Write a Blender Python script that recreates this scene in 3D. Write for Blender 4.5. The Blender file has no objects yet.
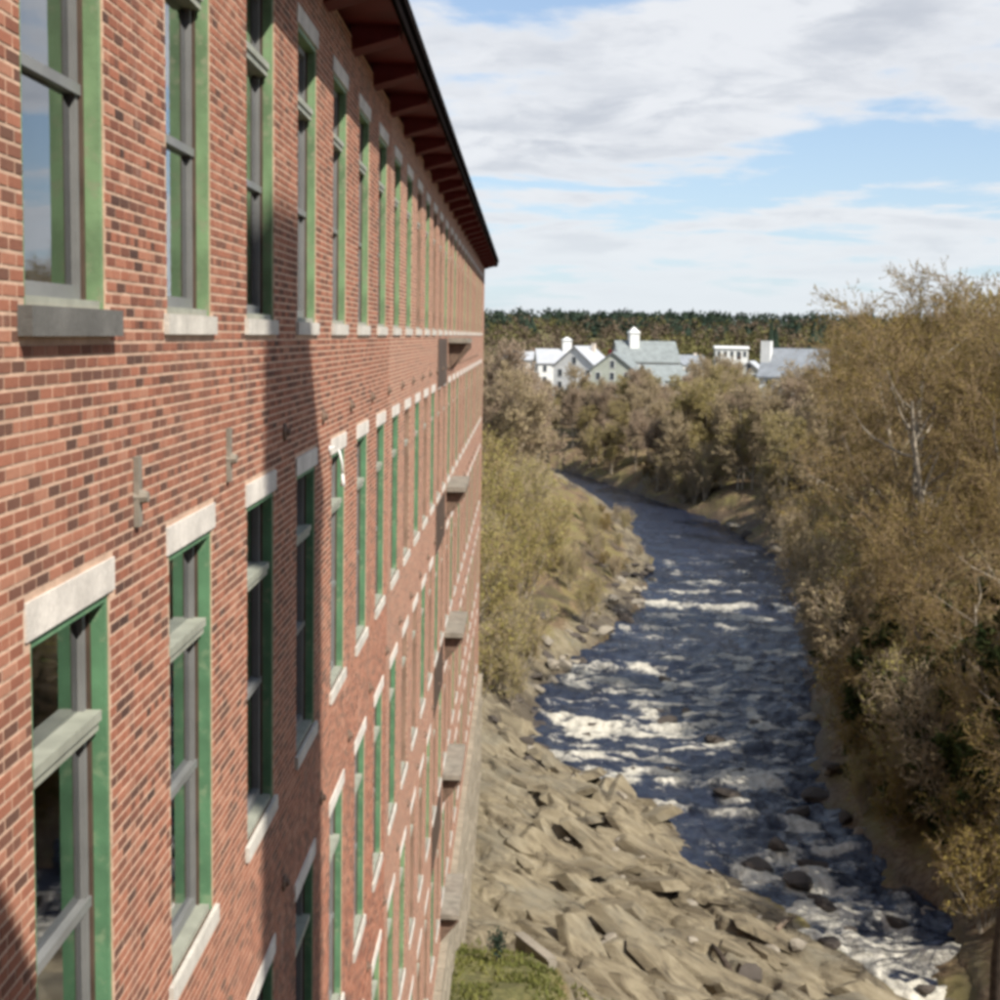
import bpy, math, random
import numpy as np
from mathutils import Vector, Matrix

R = math.radians
rng = np.random.default_rng(7)
random.seed(7)
scene = bpy.context.scene
col = scene.collection

# ------------------------------------------------------------------ camera
FPX, PITCH, YAW, ROLL = 1465.0, 0.112, 0.015, 0.0182
fwd = Vector((-math.sin(YAW) * math.cos(PITCH), math.cos(YAW) * math.cos(PITCH), -math.sin(PITCH)))
r0 = Vector((math.cos(YAW), math.sin(YAW), 0))
u0 = r0.cross(fwd)
cr, cu = r0 * math.cos(ROLL) + u0 * math.sin(ROLL), -r0 * math.sin(ROLL) + u0 * math.cos(ROLL)
cam = bpy.data.cameras.new('camera')
cam.sensor_width = 36.0
cam.lens = 36.0 * FPX / 1000.0
cam.clip_start = 0.05
cam.clip_end = 9000
camo = bpy.data.objects.new('camera', cam)
camo.matrix_world = Matrix(((cr.x, cu.x, -fwd.x, 0), (cr.y, cu.y, -fwd.y, 0), (cr.z, cu.z, -fwd.z, 0), (0, 0, 0, 1)))
col.objects.link(camo)
scene.camera = camo

# ------------------------------------------------------------------ sun, exposure
SUN = Vector((-0.50, 0.515, -0.75)).normalized()          # the way the light travels
sun = bpy.data.lights.new('sun', 'SUN')
sun.energy = 5.0
sun.angle = R(0.5)
sun.color = (1.0, 0.95, 0.86)
suno = bpy.data.objects.new('sun', sun)
suno.rotation_euler = SUN.to_track_quat('-Z', 'Y').to_euler()
suno.location = (40, -40, 60)
col.objects.link(suno)
vs = scene.view_settings
vs.view_transform = 'Standard'
vs.look = 'None'
vs.exposure = 0.72
vs.gamma = 1.0
scene.render.engine = 'CYCLES'
scene.cycles.use_denoising = True
scene.cycles.adaptive_threshold = 0.02
scene.cycles.max_bounces = 4
scene.cycles.diffuse_bounces = 2
scene.cycles.glossy_bounces = 2
scene.cycles.transmission_bounces = 2
scene.cycles.transparent_max_bounces = 6
scene.cycles.caustics_reflective = False
scene.cycles.caustics_refractive = False
scene.cycles.pixel_filter_type = 'BLACKMAN_HARRIS'
scene.cycles.filter_width = 3.8


# ------------------------------------------------------------------ node helper
class NT:
    def __init__(s, tree):
        s.t = tree
        s.n = tree.nodes
        s.l = tree.links

    def node(s, typ, **kw):
        nd = s.n.new(typ)
        ins = kw.pop('ins', {})
        for k, v in kw.items():
            setattr(nd, k, v)
        for k, v in ins.items():
            s.put(nd.inputs[k], v)
        return nd

    def put(s, sock, v):
        if isinstance(v, bpy.types.NodeSocket):
            s.l.new(v, sock)
        elif isinstance(v, (tuple, list)) and len(v) == 3 and sock.type == 'RGBA':
            sock.default_value = (*v, 1)
        else:
            sock.default_value = v

    def math(s, op, a, b=0.0, c=0.0, clamp=False):
        nd = s.node('ShaderNodeMath', operation=op, use_clamp=clamp)
        s.put(nd.inputs[0], a); s.put(nd.inputs[1], b); s.put(nd.inputs[2], c)
        return nd.outputs[0]

    def mix(s, f, a, b, mode='MIX'):
        nd = s.node('ShaderNodeMix', data_type='RGBA', blend_type=mode)
        s.put(nd.inputs[0], f); s.put(nd.inputs[6], a); s.put(nd.inputs[7], b)
        return nd.outputs[2]

    def noise(s, vec, scale, detail=4.0, rough=0.55, dist=0.0, out=0):
        nd = s.node('ShaderNodeTexNoise', ins={'Scale': scale, 'Detail': detail, 'Roughness': rough, 'Distortion': dist})
        if vec is not None:
            s.l.new(vec, nd.inputs['Vector'])
        return nd.outputs[out]

    def ramp(s, f, stops, interp='LINEAR'):
        nd = s.node('ShaderNodeValToRGB')
        e = nd.color_ramp.elements
        nd.color_ramp.interpolation = interp
        while len(e) < len(stops):
            e.new(0.5)
        for i, (p, c) in enumerate(stops):
            e[i].position = p
            e[i].color = (*c, 1) if len(c) == 3 else c
        s.put(nd.inputs[0], f)
        return nd.outputs[0]

    def smooth(s, v, lo, hi, a=0.0, b=1.0):
        nd = s.node('ShaderNodeMapRange', interpolation_type='SMOOTHSTEP',
                    ins={'Value': v, 'From Min': lo, 'From Max': hi, 'To Min': a, 'To Max': b})
        return nd.outputs[0]

    def mapping(s, vec, scale=(1, 1, 1), rot=(0, 0, 0), loc=(0, 0, 0)):
        nd = s.node('ShaderNodeMapping', ins={'Scale': scale, 'Rotation': rot, 'Location': loc})
        s.l.new(vec, nd.inputs['Vector'])
        return nd.outputs[0]


# ------------------------------------------------------------------ sky with broken cloud
world = bpy.data.worlds.new('World')
scene.world = world
world.use_nodes = True
w = NT(world.node_tree)
w.n.clear()
sky = w.node('ShaderNodeTexSky', sky_type='NISHITA', sun_disc=False)
sky.sun_elevation = math.asin(-SUN.z)
sky.sun_rotation = math.atan2(-SUN.x, -SUN.y)
sky.altitude = 60
sky.air_density = 1.0
sky.dust_density = 0.6
sky.ozone_density = 1.6
tc = w.node('ShaderNodeTexCoord')
sep = w.node('ShaderNodeSeparateXYZ', ins={'Vector': tc.outputs['Generated']})
sx, sy, sz = sep.outputs
az = w.math('ARCTAN2', sx, sy)
el = w.math('ARCSINE', sz)
elp = w.math('MAXIMUM', el, 0.0)
# flattened cloud coordinates: clouds crowd together towards the horizon
elc = w.math('POWER', w.math('ADD', elp, 0.012), 0.62)
cv = w.node('ShaderNodeCombineXYZ', ins={'X': w.math('MULTIPLY', az, 4.6), 'Y': w.math('MULTIPLY', elc, 13.0), 'Z': 3.1}).outputs[0]
n1 = w.noise(cv, 1.25, 9, 0.56, 0.25)
n2 = w.noise(cv, 4.2, 6, 0.6)
cover = w.math('ADD', w.math('MULTIPLY', n1, 0.82), w.math('MULTIPLY', n2, 0.18))


def blob(a, e, ra, re, amp):
    da = w.math('DIVIDE', w.math('SUBTRACT', az, a), ra)
    de = w.math('DIVIDE', w.math('SUBTRACT', el, e), re)
    q = w.math('ADD', w.math('MULTIPLY', da, da), w.math('MULTIPLY', de, de))
    return w.math('MULTIPLY', w.math('EXPONENT', w.math('MULTIPLY', q, -1.0)), amp)


for bl in ((0.07, 0.165, 0.13, 0.045, 0.22), (0.20, 0.195, 0.12, 0.04, 0.2), (0.02, 0.135, 0.1, 0.03, 0.1), (0.31, 0.15, 0.06, 0.025, 0.14),
           (0.0, 0.232, 0.10, 0.028, -0.36), (0.22, 0.125, 0.12, 0.016, -0.17), (0.12, 0.10, 0.14, 0.012, -0.12), (0.26, 0.235, 0.1, 0.02, 0.1),
           (0.15, 0.05, 0.5, 0.045, 0.085)):
    cover = w.math('ADD', cover, blob(*bl))
sv = w.node('ShaderNodeCombineXYZ', ins={'X': w.math('MULTIPLY', az, 9.0), 'Y': w.math('MULTIPLY', el, 62.0), 'Z': 8.0}).outputs[0]
streak = w.math('MULTIPLY', w.math('SUBTRACT', w.noise(sv, 1.0, 6, 0.58, 0.3), 0.5), w.smooth(el, 0.06, 0.17, 1.0, 0.22))
cover = w.math('ADD', cover, streak)
cover = w.math('ADD', cover, w.smooth(el, 0.0, 0.16, 0.105, 0.018))
mask = w.smooth(cover, 0.485, 0.635)
shade = w.smooth(cover, 0.53, 0.82)
n3 = w.noise(cv, 2.4, 7, 0.6, 0.4)
lit = w.mix(w.math('MULTIPLY', shade, w.smooth(n3, 0.36, 0.58)), (0.52, 0.53, 0.55), (0.36, 0.378, 0.415))
lo = w.smooth(el, 0.0, 0.14)
cloudc = w.mix(lo, (0.50, 0.525, 0.55), lit)
skys = w.node('ShaderNodeVectorMath', operation='SCALE', ins={0: sky.outputs[0]})
skys.inputs['Scale'].default_value = 0.078
skyc = w.mix(1.0, skys.outputs[0], (0.98, 1.06, 1.14), 'MULTIPLY')
skyc = w.mix(w.smooth(el, -0.02, 0.16, 0.60, 0.30), skyc, (0.39, 0.465, 0.575))
mk = w.math('MULTIPLY', mask, w.smooth(el, -0.01, 0.08, 0.72, 0.94))
final = w.mix(mk, skyc, cloudc)
bg = w.node('ShaderNodeBackground', ins={'Color': final, 'Strength': 1.0})
wo = w.node('ShaderNodeOutputWorld')
w.l.new(bg.outputs[0], wo.inputs[0])


# ------------------------------------------------------------------ materials
def new_mat(name):
    m = bpy.data.materials.new(name)
    m.use_nodes = True
    t = NT(m.node_tree)
    b = t.n['Principled BSDF']
    return m, t, b


def simple(name, c, rough=0.7, var=0.25, scale=3.0, spec=0.3, bump=0.0, metal=0.0, dirt=None, coords='Object'):
    m, t, b = new_mat(name)
    co = t.node('ShaderNodeTexCoord').outputs[coords]
    n = t.noise(co, scale, 6, 0.6)
    f = t.smooth(n, 0.3, 0.7)
    dark = tuple(x * (1 - var) for x in c)
    lite = tuple(min(1, x * (1 + var * 0.6)) for x in c)
    cc = t.mix(f, dark, lite)
    if dirt:
        nd = t.noise(co, scale * 3.7, 5, 0.65)
        cc = t.mix(t.smooth(nd, 0.52, 0.72), cc, dirt)
    t.l.new(cc, b.inputs['Base Color'])
    b.inputs['Roughness'].default_value = rough
    b.inputs['Specular IOR Level'].default_value = spec
    b.inputs['Metallic'].default_value = metal
    if bump:
        bn = t.node('ShaderNodeBump', ins={'Strength': bump, 'Distance': 0.02, 'Height': t.noise(co, scale * 5, 5, 0.6)})
        t.l.new(bn.outputs[0], b.inputs['Normal'])
    return m


CH, BL, JT = 0.0655, 0.182, 0.020          # course height, brick module, joint


def brick_cells(t):
    """row, column and header flag of the brick at a world position"""
    pos = t.node('ShaderNodeNewGeometry').outputs['Position']
    s = t.node('ShaderNodeSeparateXYZ', ins={'Vector': pos}).outputs
    along = t.math('ADD', s[1], s[0])
    zz = t.math('DIVIDE', t.math('ADD', s[2], 100 * CH * 7), CH)
    row = t.math('FLOOR', zz)
    hdr = t.math('LESS_THAN', t.math('MODULO', row, 7.0), 0.5)
    ln = t.math('SUBTRACT', BL, t.math('MULTIPLY', hdr, BL / 2))
    off = t.math('MULTIPLY', t.math('MODULO', row, 2.0), BL / 2)
    yy = t.math('DIVIDE', t.math('ADD', t.math('ADD', along, off), 2.2), ln)
    cl = t.math('FLOOR', yy)
    return pos, row, cl, hdr, t.math('SUBTRACT', zz, row), t.math('SUBTRACT', yy, cl), ln


def brick_colour(t, pos, row, cl, hdr):
    v = t.node('ShaderNodeCombineXYZ', ins={'X': row, 'Y': cl, 'Z': hdr}).outputs[0]
    wn = t.node('ShaderNodeTexWhiteNoise', noise_dimensions='3D', ins={'Vector': v}).outputs[0]
    c = t.ramp(wn, [(0.0, (0.075, 0.044, 0.036)), (0.14, (0.14, 0.066, 0.048)), (0.32, (0.21, 0.083, 0.055)), (0.55, (0.28, 0.108, 0.068)),
                    (0.8, (0.345, 0.135, 0.084)), (1.0, (0.39, 0.19, 0.125))])
    big = t.noise(pos, 0.55, 4, 0.6)
    c = t.mix(t.smooth(big, 0.3, 0.72, 0.0, 0.32), c, (0.345, 0.168, 0.108))
    stain = t.noise(t.mapping(pos, (1.0, 2.6, 0.22)), 1.0, 5, 0.6)
    c = t.mix(t.smooth(stain, 0.52, 0.72, 0.0, 0.6), c, (0.12, 0.068, 0.055))
    salt = t.noise(t.mapping(pos, (1.0, 1.3, 0.6)), 1.7, 6, 0.65)
    c = t.mix(t.smooth(salt, 0.60, 0.76, 0.0, 0.4), c, (0.48, 0.36, 0.29))
    fine = t.noise(pos, 34.0, 4, 0.7)
    return t.mix(0.35, c, t.ramp(fine, [(0.25, (0.35, 0.35, 0.35)), (0.75, (1, 1, 1))]), 'MULTIPLY')


MORTAR = (0.49, 0.335, 0.245)


def mat_brick():
    m, t, b = new_mat('brick')
    pos, row, cl, hdr, fz, fy, ln = brick_cells(t)
    t.l.new(brick_colour(t, pos, row, cl, hdr), b.inputs['Base Color'])
    b.inputs['Roughness'].default_value = 0.9
    b.inputs['Specular IOR Level'].default_value = 0.15
    bn = t.node('ShaderNodeBump', ins={'Strength': 0.5, 'Distance': 0.004, 'Height': t.noise(pos, 60, 4, 0.6)})
    t.l.new(bn.outputs[0], b.inputs['Normal'])
    return m


def mat_brickwork():
    m, t, b = new_mat('brickwork')
    pos, row, cl, hdr, fz, fy, ln = brick_cells(t)
    bc = brick_colour(t, pos, row, cl, hdr)
    jz = t.math('GREATER_THAN', fz, 1 - JT / CH)
    jy = t.math('GREATER_THAN', fy, t.math('SUBTRACT', 1.0, t.math('DIVIDE', JT * 0.8, ln)))
    j = t.math('MAXIMUM', jz, jy)
    t.l.new(t.mix(j, bc, MORTAR), b.inputs['Base Color'])
    b.inputs['Roughness'].default_value = 0.9
    b.inputs['Specular IOR Level'].default_value = 0.15
    bn = t.node('ShaderNodeBump', invert=True, ins={'Strength': 0.6, 'Distance': 0.006, 'Height': j})
    t.l.new(bn.outputs[0], b.inputs['Normal'])
    return m


def mat_glass(name='window_glass'):
    m, t, b = new_mat(name)
    t.n.remove(b)
    out = t.n['Material Output']
    co = t.node('ShaderNodeTexCoord').outputs['Object']
    bn = t.node('ShaderNodeBump', ins={'Strength': 0.12, 'Distance': 0.01, 'Height': t.noise(co, 1.6, 2, 0.5)})
    gl = t.node('ShaderNodeBsdfGlossy', ins={'Color': (0.95, 0.97, 1.0), 'Roughness': 0.03, 'Normal': bn.outputs[0]})
    tr = t.node('ShaderNodeBsdfTransparent', ins={'Color': (0.80, 0.86, 0.83)})
    fr = t.node('ShaderNodeFresnel', ins={'IOR': 1.62, 'Normal': bn.outputs[0]})
    mx = t.node('ShaderNodeMixShader', ins={0: t.math('MULTIPLY', fr.outputs[0], 1.9, clamp=True), 1: tr.outputs[0], 2: gl.outputs[0]})
    t.l.new(mx.outputs[0], out.inputs[0])
    return m


def mat_granite(name, c, sc=1.0):
    m, t, b = new_mat(name)
    pos = t.node('ShaderNodeNewGeometry').outputs['Position']
    n = t.noise(pos, 2.3 * sc, 6, 0.65)
    g = t.noise(pos, 45 * sc, 3, 0.7)
    cc = t.mix(t.smooth(n, 0.3, 0.75), tuple(x * 0.72 for x in c), tuple(min(1, x * 1.1) for x in c))
    cc = t.mix(0.4, cc, t.ramp(g, [(0.35, (0.55, 0.55, 0.55)), (0.65, (1, 1, 1))]), 'MULTIPLY')
    t.l.new(cc, b.inputs['Base Color'])
    b.inputs['Roughness'].default_value = 0.85
    b.inputs['Specular IOR Level'].default_value = 0.2
    bn = t.node('ShaderNodeBump', ins={'Strength': 0.5, 'Distance': 0.01, 'Height': t.noise(pos, 20 * sc, 5, 0.65)})
    t.l.new(bn.outputs[0], b.inputs['Normal'])
    return m


def mat_ground():
    m, t, b = new_mat('ground')
    pos = t.node('ShaderNodeNewGeometry').outputs['Position']
    at = t.node('ShaderNodeVertexColor', layer_name='cover').outputs[0]
    ss = t.node('ShaderNodeSeparateColor', ins={0: at}).outputs
    rockf, grassf, wetf = ss[0], ss[1], ss[2]
    n1_ = t.noise(pos, 0.35, 7, 0.6)
    n2_ = t.noise(pos, 3.0, 6, 0.65)
    n3_ = t.noise(t.mapping(t.mapping(pos, (1, 1, 1), (0, 0, R(49.5))), (0.35, 1.5, 1.2)), 1.0, 8, 0.7, 0.7)
    dirt = t.mix(t.smooth(n2_, 0.3, 0.7), (0.075, 0.05, 0.03), (0.21, 0.145, 0.082))
    dirt = t.mix(t.smooth(n1_, 0.42, 0.62), dirt, (0.15, 0.125, 0.05))
    rock = t.ramp(n3_, [(0.34, (0.048, 0.038, 0.026)), (0.45, (0.145, 0.118, 0.078)), (0.56, (0.21, 0.175, 0.115)), (0.72, (0.28, 0.24, 0.17))])
    rock = t.mix(t.smooth(n1_, 0.5, 0.7, 0, 0.6), rock, (0.16, 0.145, 0.11))
    rock = t.mix(t.smooth(n2_, 0.6, 0.8, 0, 0.55), rock, (0.10, 0.095, 0.06))
    grass = t.mix(t.smooth(n2_, 0.35, 0.68), (0.075, 0.085, 0.028), (0.165, 0.145, 0.06))
    c = t.mix(t.smooth(t.math('ADD', rockf, t.math('MULTIPLY', t.math('SUBTRACT', n2_, 0.5), 0.7)), 0.35, 0.6), dirt, rock)
    c = t.mix(t.smooth(t.math('ADD', grassf, t.math('MULTIPLY', t.math('SUBTRACT', n2_, 0.5), 0.9)), 0.35, 0.6), c, grass)
    c = t.mix(t.math('MULTIPLY', wetf, 0.8), c, (0.035, 0.026, 0.02))
    t.l.new(c, b.inputs['Base Color'])
    t.put(b.inputs['Roughness'], t.math('SUBTRACT', 0.95, t.math('MULTIPLY', wetf, 0.5)))
    b.inputs['Specular IOR Level'].default_value = 0.25
    h = t.math('ADD', t.math('MULTIPLY', n3_, 0.7), t.math('MULTIPLY', t.noise(pos, 7, 6, 0.7), 0.3))
    bn = t.node('ShaderNodeBump', ins={'Strength': 0.9, 'Distance': 0.26, 'Height': h})
    t.l.new(bn.outputs[0], b.inputs['Normal'])
    return m


def mat_ledge():
    m, t, b = new_mat('ledge_rock')
    pos = t.node('ShaderNodeNewGeometry').outputs['Position']
    n1_ = t.noise(pos, 0.35, 7, 0.6)
    n2_ = t.noise(pos, 3.0, 6, 0.65)
    n3_ = t.noise(t.mapping(t.mapping(pos, (1, 1, 1), (0, 0, R(49.5))), (0.35, 1.5, 1.2)), 1.0, 8, 0.7, 0.7)
    rock = t.ramp(n3_, [(0.34, (0.048, 0.038, 0.026)), (0.45, (0.145, 0.118, 0.078)), (0.56, (0.21, 0.175, 0.115)), (0.72, (0.28, 0.24, 0.17))])
    rock = t.mix(t.smooth(n1_, 0.5, 0.7, 0, 0.6), rock, (0.16, 0.145, 0.11))
    rock = t.mix(t.smooth(n2_, 0.58, 0.78, 0, 0.6), rock, (0.09, 0.085, 0.05))
    t.l.new(rock, b.inputs['Base Color'])
    b.inputs['Roughness'].default_value = 0.92
    b.inputs['Specular IOR Level'].default_value = 0.2
    h = t.math('ADD', t.math('MULTIPLY', n3_, 0.6), t.math('MULTIPLY', t.noise(pos, 7, 6, 0.7), 0.4))
    bn = t.node('ShaderNodeBump', ins={'Strength': 0.9, 'Distance': 0.16, 'Height': h})
    t.l.new(bn.outputs[0], b.inputs['Normal'])
    return m


def mat_water():
    m, t, b = new_mat('river_water')
    pos = t.node('ShaderNodeNewGeometry').outputs['Position']
    fo = t.node('ShaderNodeVertexColor', layer_name='foam').outputs[0]
    n = t.noise(t.mapping(pos, (1.0, 0.55, 1)), 3.2, 6, 0.7, 0.5)
    f = t.math('ADD', t.node('ShaderNodeSeparateColor', ins={0: fo}).outputs[0], t.math('MULTIPLY', t.math('SUBTRACT', n, 0.5), 0.85))
    fm = t.smooth(f, 0.38, 0.90)
    fc = t.mix(t.smooth(n, 0.3, 0.7), (0.26, 0.24, 0.195), (0.50, 0.47, 0.40))
    c = t.mix(fm, (0.014, 0.018, 0.032), fc)
    t.l.new(c, b.inputs['Base Color'])
    t.put(b.inputs['Roughness'], t.math('ADD', 0.12, t.math('MULTIPLY', fm, 0.6)))
    b.inputs['IOR'].default_value = 1.40
    b.inputs['Specular IOR Level'].default_value = 0.62
    w1 = t.noise(t.mapping(pos, (0.8, 1.5, 1)), 1.5, 5, 0.6, 0.8)
    w2 = t.noise(pos, 6.5, 4, 0.65)
    bn = t.node('ShaderNodeBump', ins={'Strength': 0.8, 'Distance': 0.28, 'Height': t.math('ADD', t.math('MULTIPLY', w1, 0.75), t.math('MULTIPLY', w2, 0.25))})
    t.l.new(bn.outputs[0], b.inputs['Normal'])
    return m


def mat_leaf(name, a, b_, trans=0.35):
    m, t, b = new_mat(name)
    pos = t.node('ShaderNodeNewGeometry')
    n = t.noise(pos.outputs['Position'], 0.5, 4, 0.6)
    rnd = t.node('ShaderNodeNewGeometry').outputs['Random Per Island']
    f = t.math('ADD', t.math('MULTIPLY', t.smooth(n, 0.35, 0.65), 0.55), t.math('MULTIPLY', rnd, 0.45))
    c = t.mix(f, a, b_)
    d = t.node('ShaderNodeBsdfDiffuse', ins={'Color': c})
    tr = t.node('ShaderNodeBsdfTranslucent', ins={'Color': c})
    mx = t.node('ShaderNodeMixShader', ins={0: trans, 1: d.outputs[0], 2: tr.outputs[0]})
    t.l.new(mx.outputs[0], t.n['Material Output'].inputs[0])
    t.n.remove(b)
    return m


M = {}
M['brick'] = mat_brick()
M['brickwork'] = mat_brickwork()
M['mortar'] = simple('mortar', MORTAR, 0.95, 0.18, 6, 0.1, 0.4)
M['glass'] = mat_glass()
M['lintel'] = mat_granite('pale_granite', (0.66, 0.61, 0.55))
M['sill'] = mat_granite('sill_granite', (0.58, 0.54, 0.48))
M['sill_dark'] = mat_granite('weathered_granite', (0.14, 0.135, 0.125))
M['foundation'] = mat_granite('foundation_granite', (0.31, 0.265, 0.20), 0.6)
M['green'] = simple('green_paint', (0.10, 0.215, 0.115), 0.55, 0.28, 2.2, 0.35, 0.2, dirt=(0.17, 0.25, 0.145))
M['green_old'] = simple('faded_green_paint', (0.15, 0.235, 0.12), 0.6, 0.3, 2.6, 0.3, 0.2, dirt=(0.21, 0.235, 0.145))
M['green_tan'] = simple('sun_bleached_casing', (0.235, 0.15, 0.105), 0.7, 0.25, 2.6, 0.3, 0.1)
M['sage'] = simple('grey_green_paint', (0.27, 0.275, 0.225), 0.6, 0.22, 3, 0.3, 0.1)
M['alu'] = simple('storm_window_grey', (0.165, 0.165, 0.16), 0.5, 0.15, 3, 0.5)
M['brown'] = simple('brown_sash_paint', (0.075, 0.05, 0.036), 0.6, 0.3, 4, 0.3)
M['eave'] = simple('dark_red_eave_paint', (0.095, 0.012, 0.012), 0.7, 0.3, 2, 0.2)
M['fascia'] = simple('dark_fascia', (0.010, 0.008, 0.008), 0.6, 0.3, 2, 0.3)
M['fascia'].node_tree.nodes['Principled BSDF'].inputs['Specular IOR Level'].default_value = 0.0
M['fascia'].node_tree.nodes['Principled BSDF'].inputs['Roughness'].default_value = 1.0
M['slate'] = simple('roof_slate', (0.03, 0.03, 0.032), 0.8, 0.3, 3, 0.2)
M['plaster'] = simple('interior_plaster', (0.30, 0.27, 0.21), 0.9, 0.2, 1, 0.1)
M['floorwood'] = simple('interior_boards', (0.16, 0.10, 0.06), 0.7, 0.3, 2, 0.2)
M['iron'] = simple('rusty_iron', (0.13, 0.085, 0.06), 0.75, 0.4, 9, 0.3)
M['platform'] = simple('weathered_platform', (0.21, 0.185, 0.15), 0.85, 0.3, 3, 0.2, 0.2)
M['wht'] = simple('white_paint', (0.62, 0.62, 0.60), 0.6, 0.08, 1, 0.3)
M['cream'] = simple('cream_clapboard', (0.48, 0.46, 0.38), 0.7, 0.1, 1, 0.2)
M['palegreen'] = simple('pale_green_clapboard', (0.34, 0.36, 0.31), 0.7, 0.12, 1, 0.2)
M['beige'] = simple('beige_clapboard', (0.58, 0.50, 0.42), 0.7, 0.12, 1, 0.2)
M['roof_grey'] = simple('grey_shingle', (0.20, 0.215, 0.235), 0.85, 0.2, 0.8, 0.2)
M['roof_pale'] = simple('pale_metal_roof', (0.36, 0.37, 0.39), 0.55, 0.1, 0.6, 0.4)
M['roof_green'] = simple('green_grey_shingle', (0.19, 0.21, 0.21), 0.85, 0.2, 0.8, 0.2)
M['dark_glass'] = simple('far_window_glass', (0.05, 0.06, 0.07), 0.15, 0.2, 1, 0.6)
M['ground'] = mat_ground()
M['water'] = mat_water()
M['ledge'] = mat_ledge()
M['bark'] = simple('grey_bark', (0.30, 0.255, 0.195), 0.9, 0.4, 4, 0.15, 0.6)
M['bark_dark'] = simple('dark_bark', (0.060, 0.045, 0.034), 0.9, 0.4, 4, 0.15, 0.6)
M['twig'] = simple('twig_bark', (0.24, 0.17, 0.10), 0.9, 0.3, 1.5, 0.1)
M['twig_grey'] = simple('grey_twig_bark', (0.36, 0.285, 0.20), 0.9, 0.3, 1.5, 0.1)
M['bud_olive'] = mat_leaf('olive_buds', (0.165, 0.122, 0.042), (0.30, 0.23, 0.068))
M['bud_tan'] = mat_leaf('tan_buds', (0.27, 0.21, 0.13), (0.42, 0.34, 0.20))
M['bud_rose'] = mat_leaf('reddish_buds', (0.27, 0.195, 0.145), (0.40, 0.31, 0.22))
M['bud_moss'] = mat_leaf('moss_buds', (0.24, 0.195, 0.08), (0.38, 0.32, 0.13))
M['bud_lime'] = mat_leaf('young_leaves', (0.27, 0.235, 0.075), (0.42, 0.37, 0.13))
M['needle'] = mat_leaf('pine_needles', (0.020, 0.032, 0.024), (0.038, 0.050, 0.034), 0.1)
M['rock'] = mat_granite('river_rock', (0.27, 0.235, 0.185), 0.35)
M['rock_dark'] = mat_granite('wet_rock', (0.075, 0.062, 0.052), 0.35)
M['wood'] = simple('driftwood', (0.16, 0.12, 0.085), 0.85, 0.4, 5, 0.2, 0.4)
M['grass'] = mat_leaf('grass_blades', (0.085, 0.10, 0.03), (0.20, 0.19, 0.06), 0.3)


# ------------------------------------------------------------------ mesh helpers
class MB:
    def __init__(s):
        s.v = []; s.f = []; s.m = []; s.n = 0

    def add(s, verts, faces, mi=0):
        verts = np.asarray(verts, float).reshape(-1, 3)
        for fc in faces:
            s.f.append([i + s.n for i in fc]); s.m.append(mi)
        s.v.append(verts); s.n += len(verts)
        return s

    def addq(s, verts, quads, mi=0):
        quads = (np.asarray(quads) + s.n).tolist()
        s.f += quads; s.m += [mi] * len(quads)
        s.v.append(np.asarray(verts, float).reshape(-1, 3)); s.n += len(s.v[-1])
        return s

    def box(s, x0, x1, y0, y1, z0, z1, mi=0):
        v = [(x, y, z) for x in (x0, x1) for y in (y0, y1) for z in (z0, z1)]
        return s.add(v, [(0, 1, 3, 2), (4, 6, 7, 5), (0, 4, 5, 1), (2, 3, 7, 6), (0, 2, 6, 4), (1, 5, 7, 3)], mi)

    def tube(s, pts, rad, k=6, mi=0, caps=True):
        pts = [Vector(p) for p in pts]
        base = s.n; vs_ = []
        for i, p in enumerate(pts):
            d = (pts[min(i + 1, len(pts) - 1)] - pts[max(i - 1, 0)]).normalized()
            a = d.orthogonal().normalized(); b = d.cross(a)
            rr = rad[i] if isinstance(rad, (list, tuple)) else rad
            vs_ += [p + (a * math.cos(2 * math.pi * j / k) + b * math.sin(2 * math.pi * j / k)) * rr for j in range(k)]
        fc = [(i * k + j, i * k + (j + 1) % k, (i + 1) * k + (j + 1) % k, (i + 1) * k + j) for i in range(len(pts) - 1) for j in range(k)]
        if caps:
            fc += [tuple(range(k))[::-1], tuple((len(pts) - 1) * k + j for j in range(k))]
        return s.add([tuple(v) for v in vs_], fc, mi)

    def mesh(s, name, mats, smooth=False):
        me = bpy.data.meshes.new(name)
        me.from_pydata(np.concatenate(s.v), [], s.f)
        for m in (mats if isinstance(mats, (list, tuple)) else [mats]):
            me.materials.append(m)
        if len(set(s.m)) > 1:
            me.polygons.foreach_set('material_index', s.m)
        if smooth:
            me.polygons.foreach_set('use_smooth', [True] * len(me.polygons))
        me.update()
        return me

    def build(s, name, mats, parent=None, smooth=False):
        return put(name, s.mesh(name, mats, smooth), parent)


def put(name, me, parent=None, loc=None, rz=None, scale=None):
    o = bpy.data.objects.new(name, me)
    col.objects.link(o)
    if parent is not None:
        o.parent = parent
    if loc is not None:
        o.location = loc
    if rz is not None:
        o.rotation_euler = (0, 0, rz)
    if scale is not None:
        o.scale = scale if isinstance(scale, (tuple, list)) else (scale,) * 3
    return o


def tag(o, label=None, cat=None, group=None, kind=None):
    if label: o['label'] = label
    if cat: o['category'] = cat
    if group: o['group'] = group
    if kind: o['kind'] = kind
    return o


def empty(name, loc=(0, 0, 0), rz=0.0):
    return put(name, None, None, loc, rz)


def copy_tree(o, parent=None):
    c = o.copy()
    col.objects.link(c)
    if parent is not None:
        c.parent = parent
    for ch in list(o.children):
        copy_tree(ch, c)
    return c


# value noise on numpy arrays
_tab = rng.random((256, 256))


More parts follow.
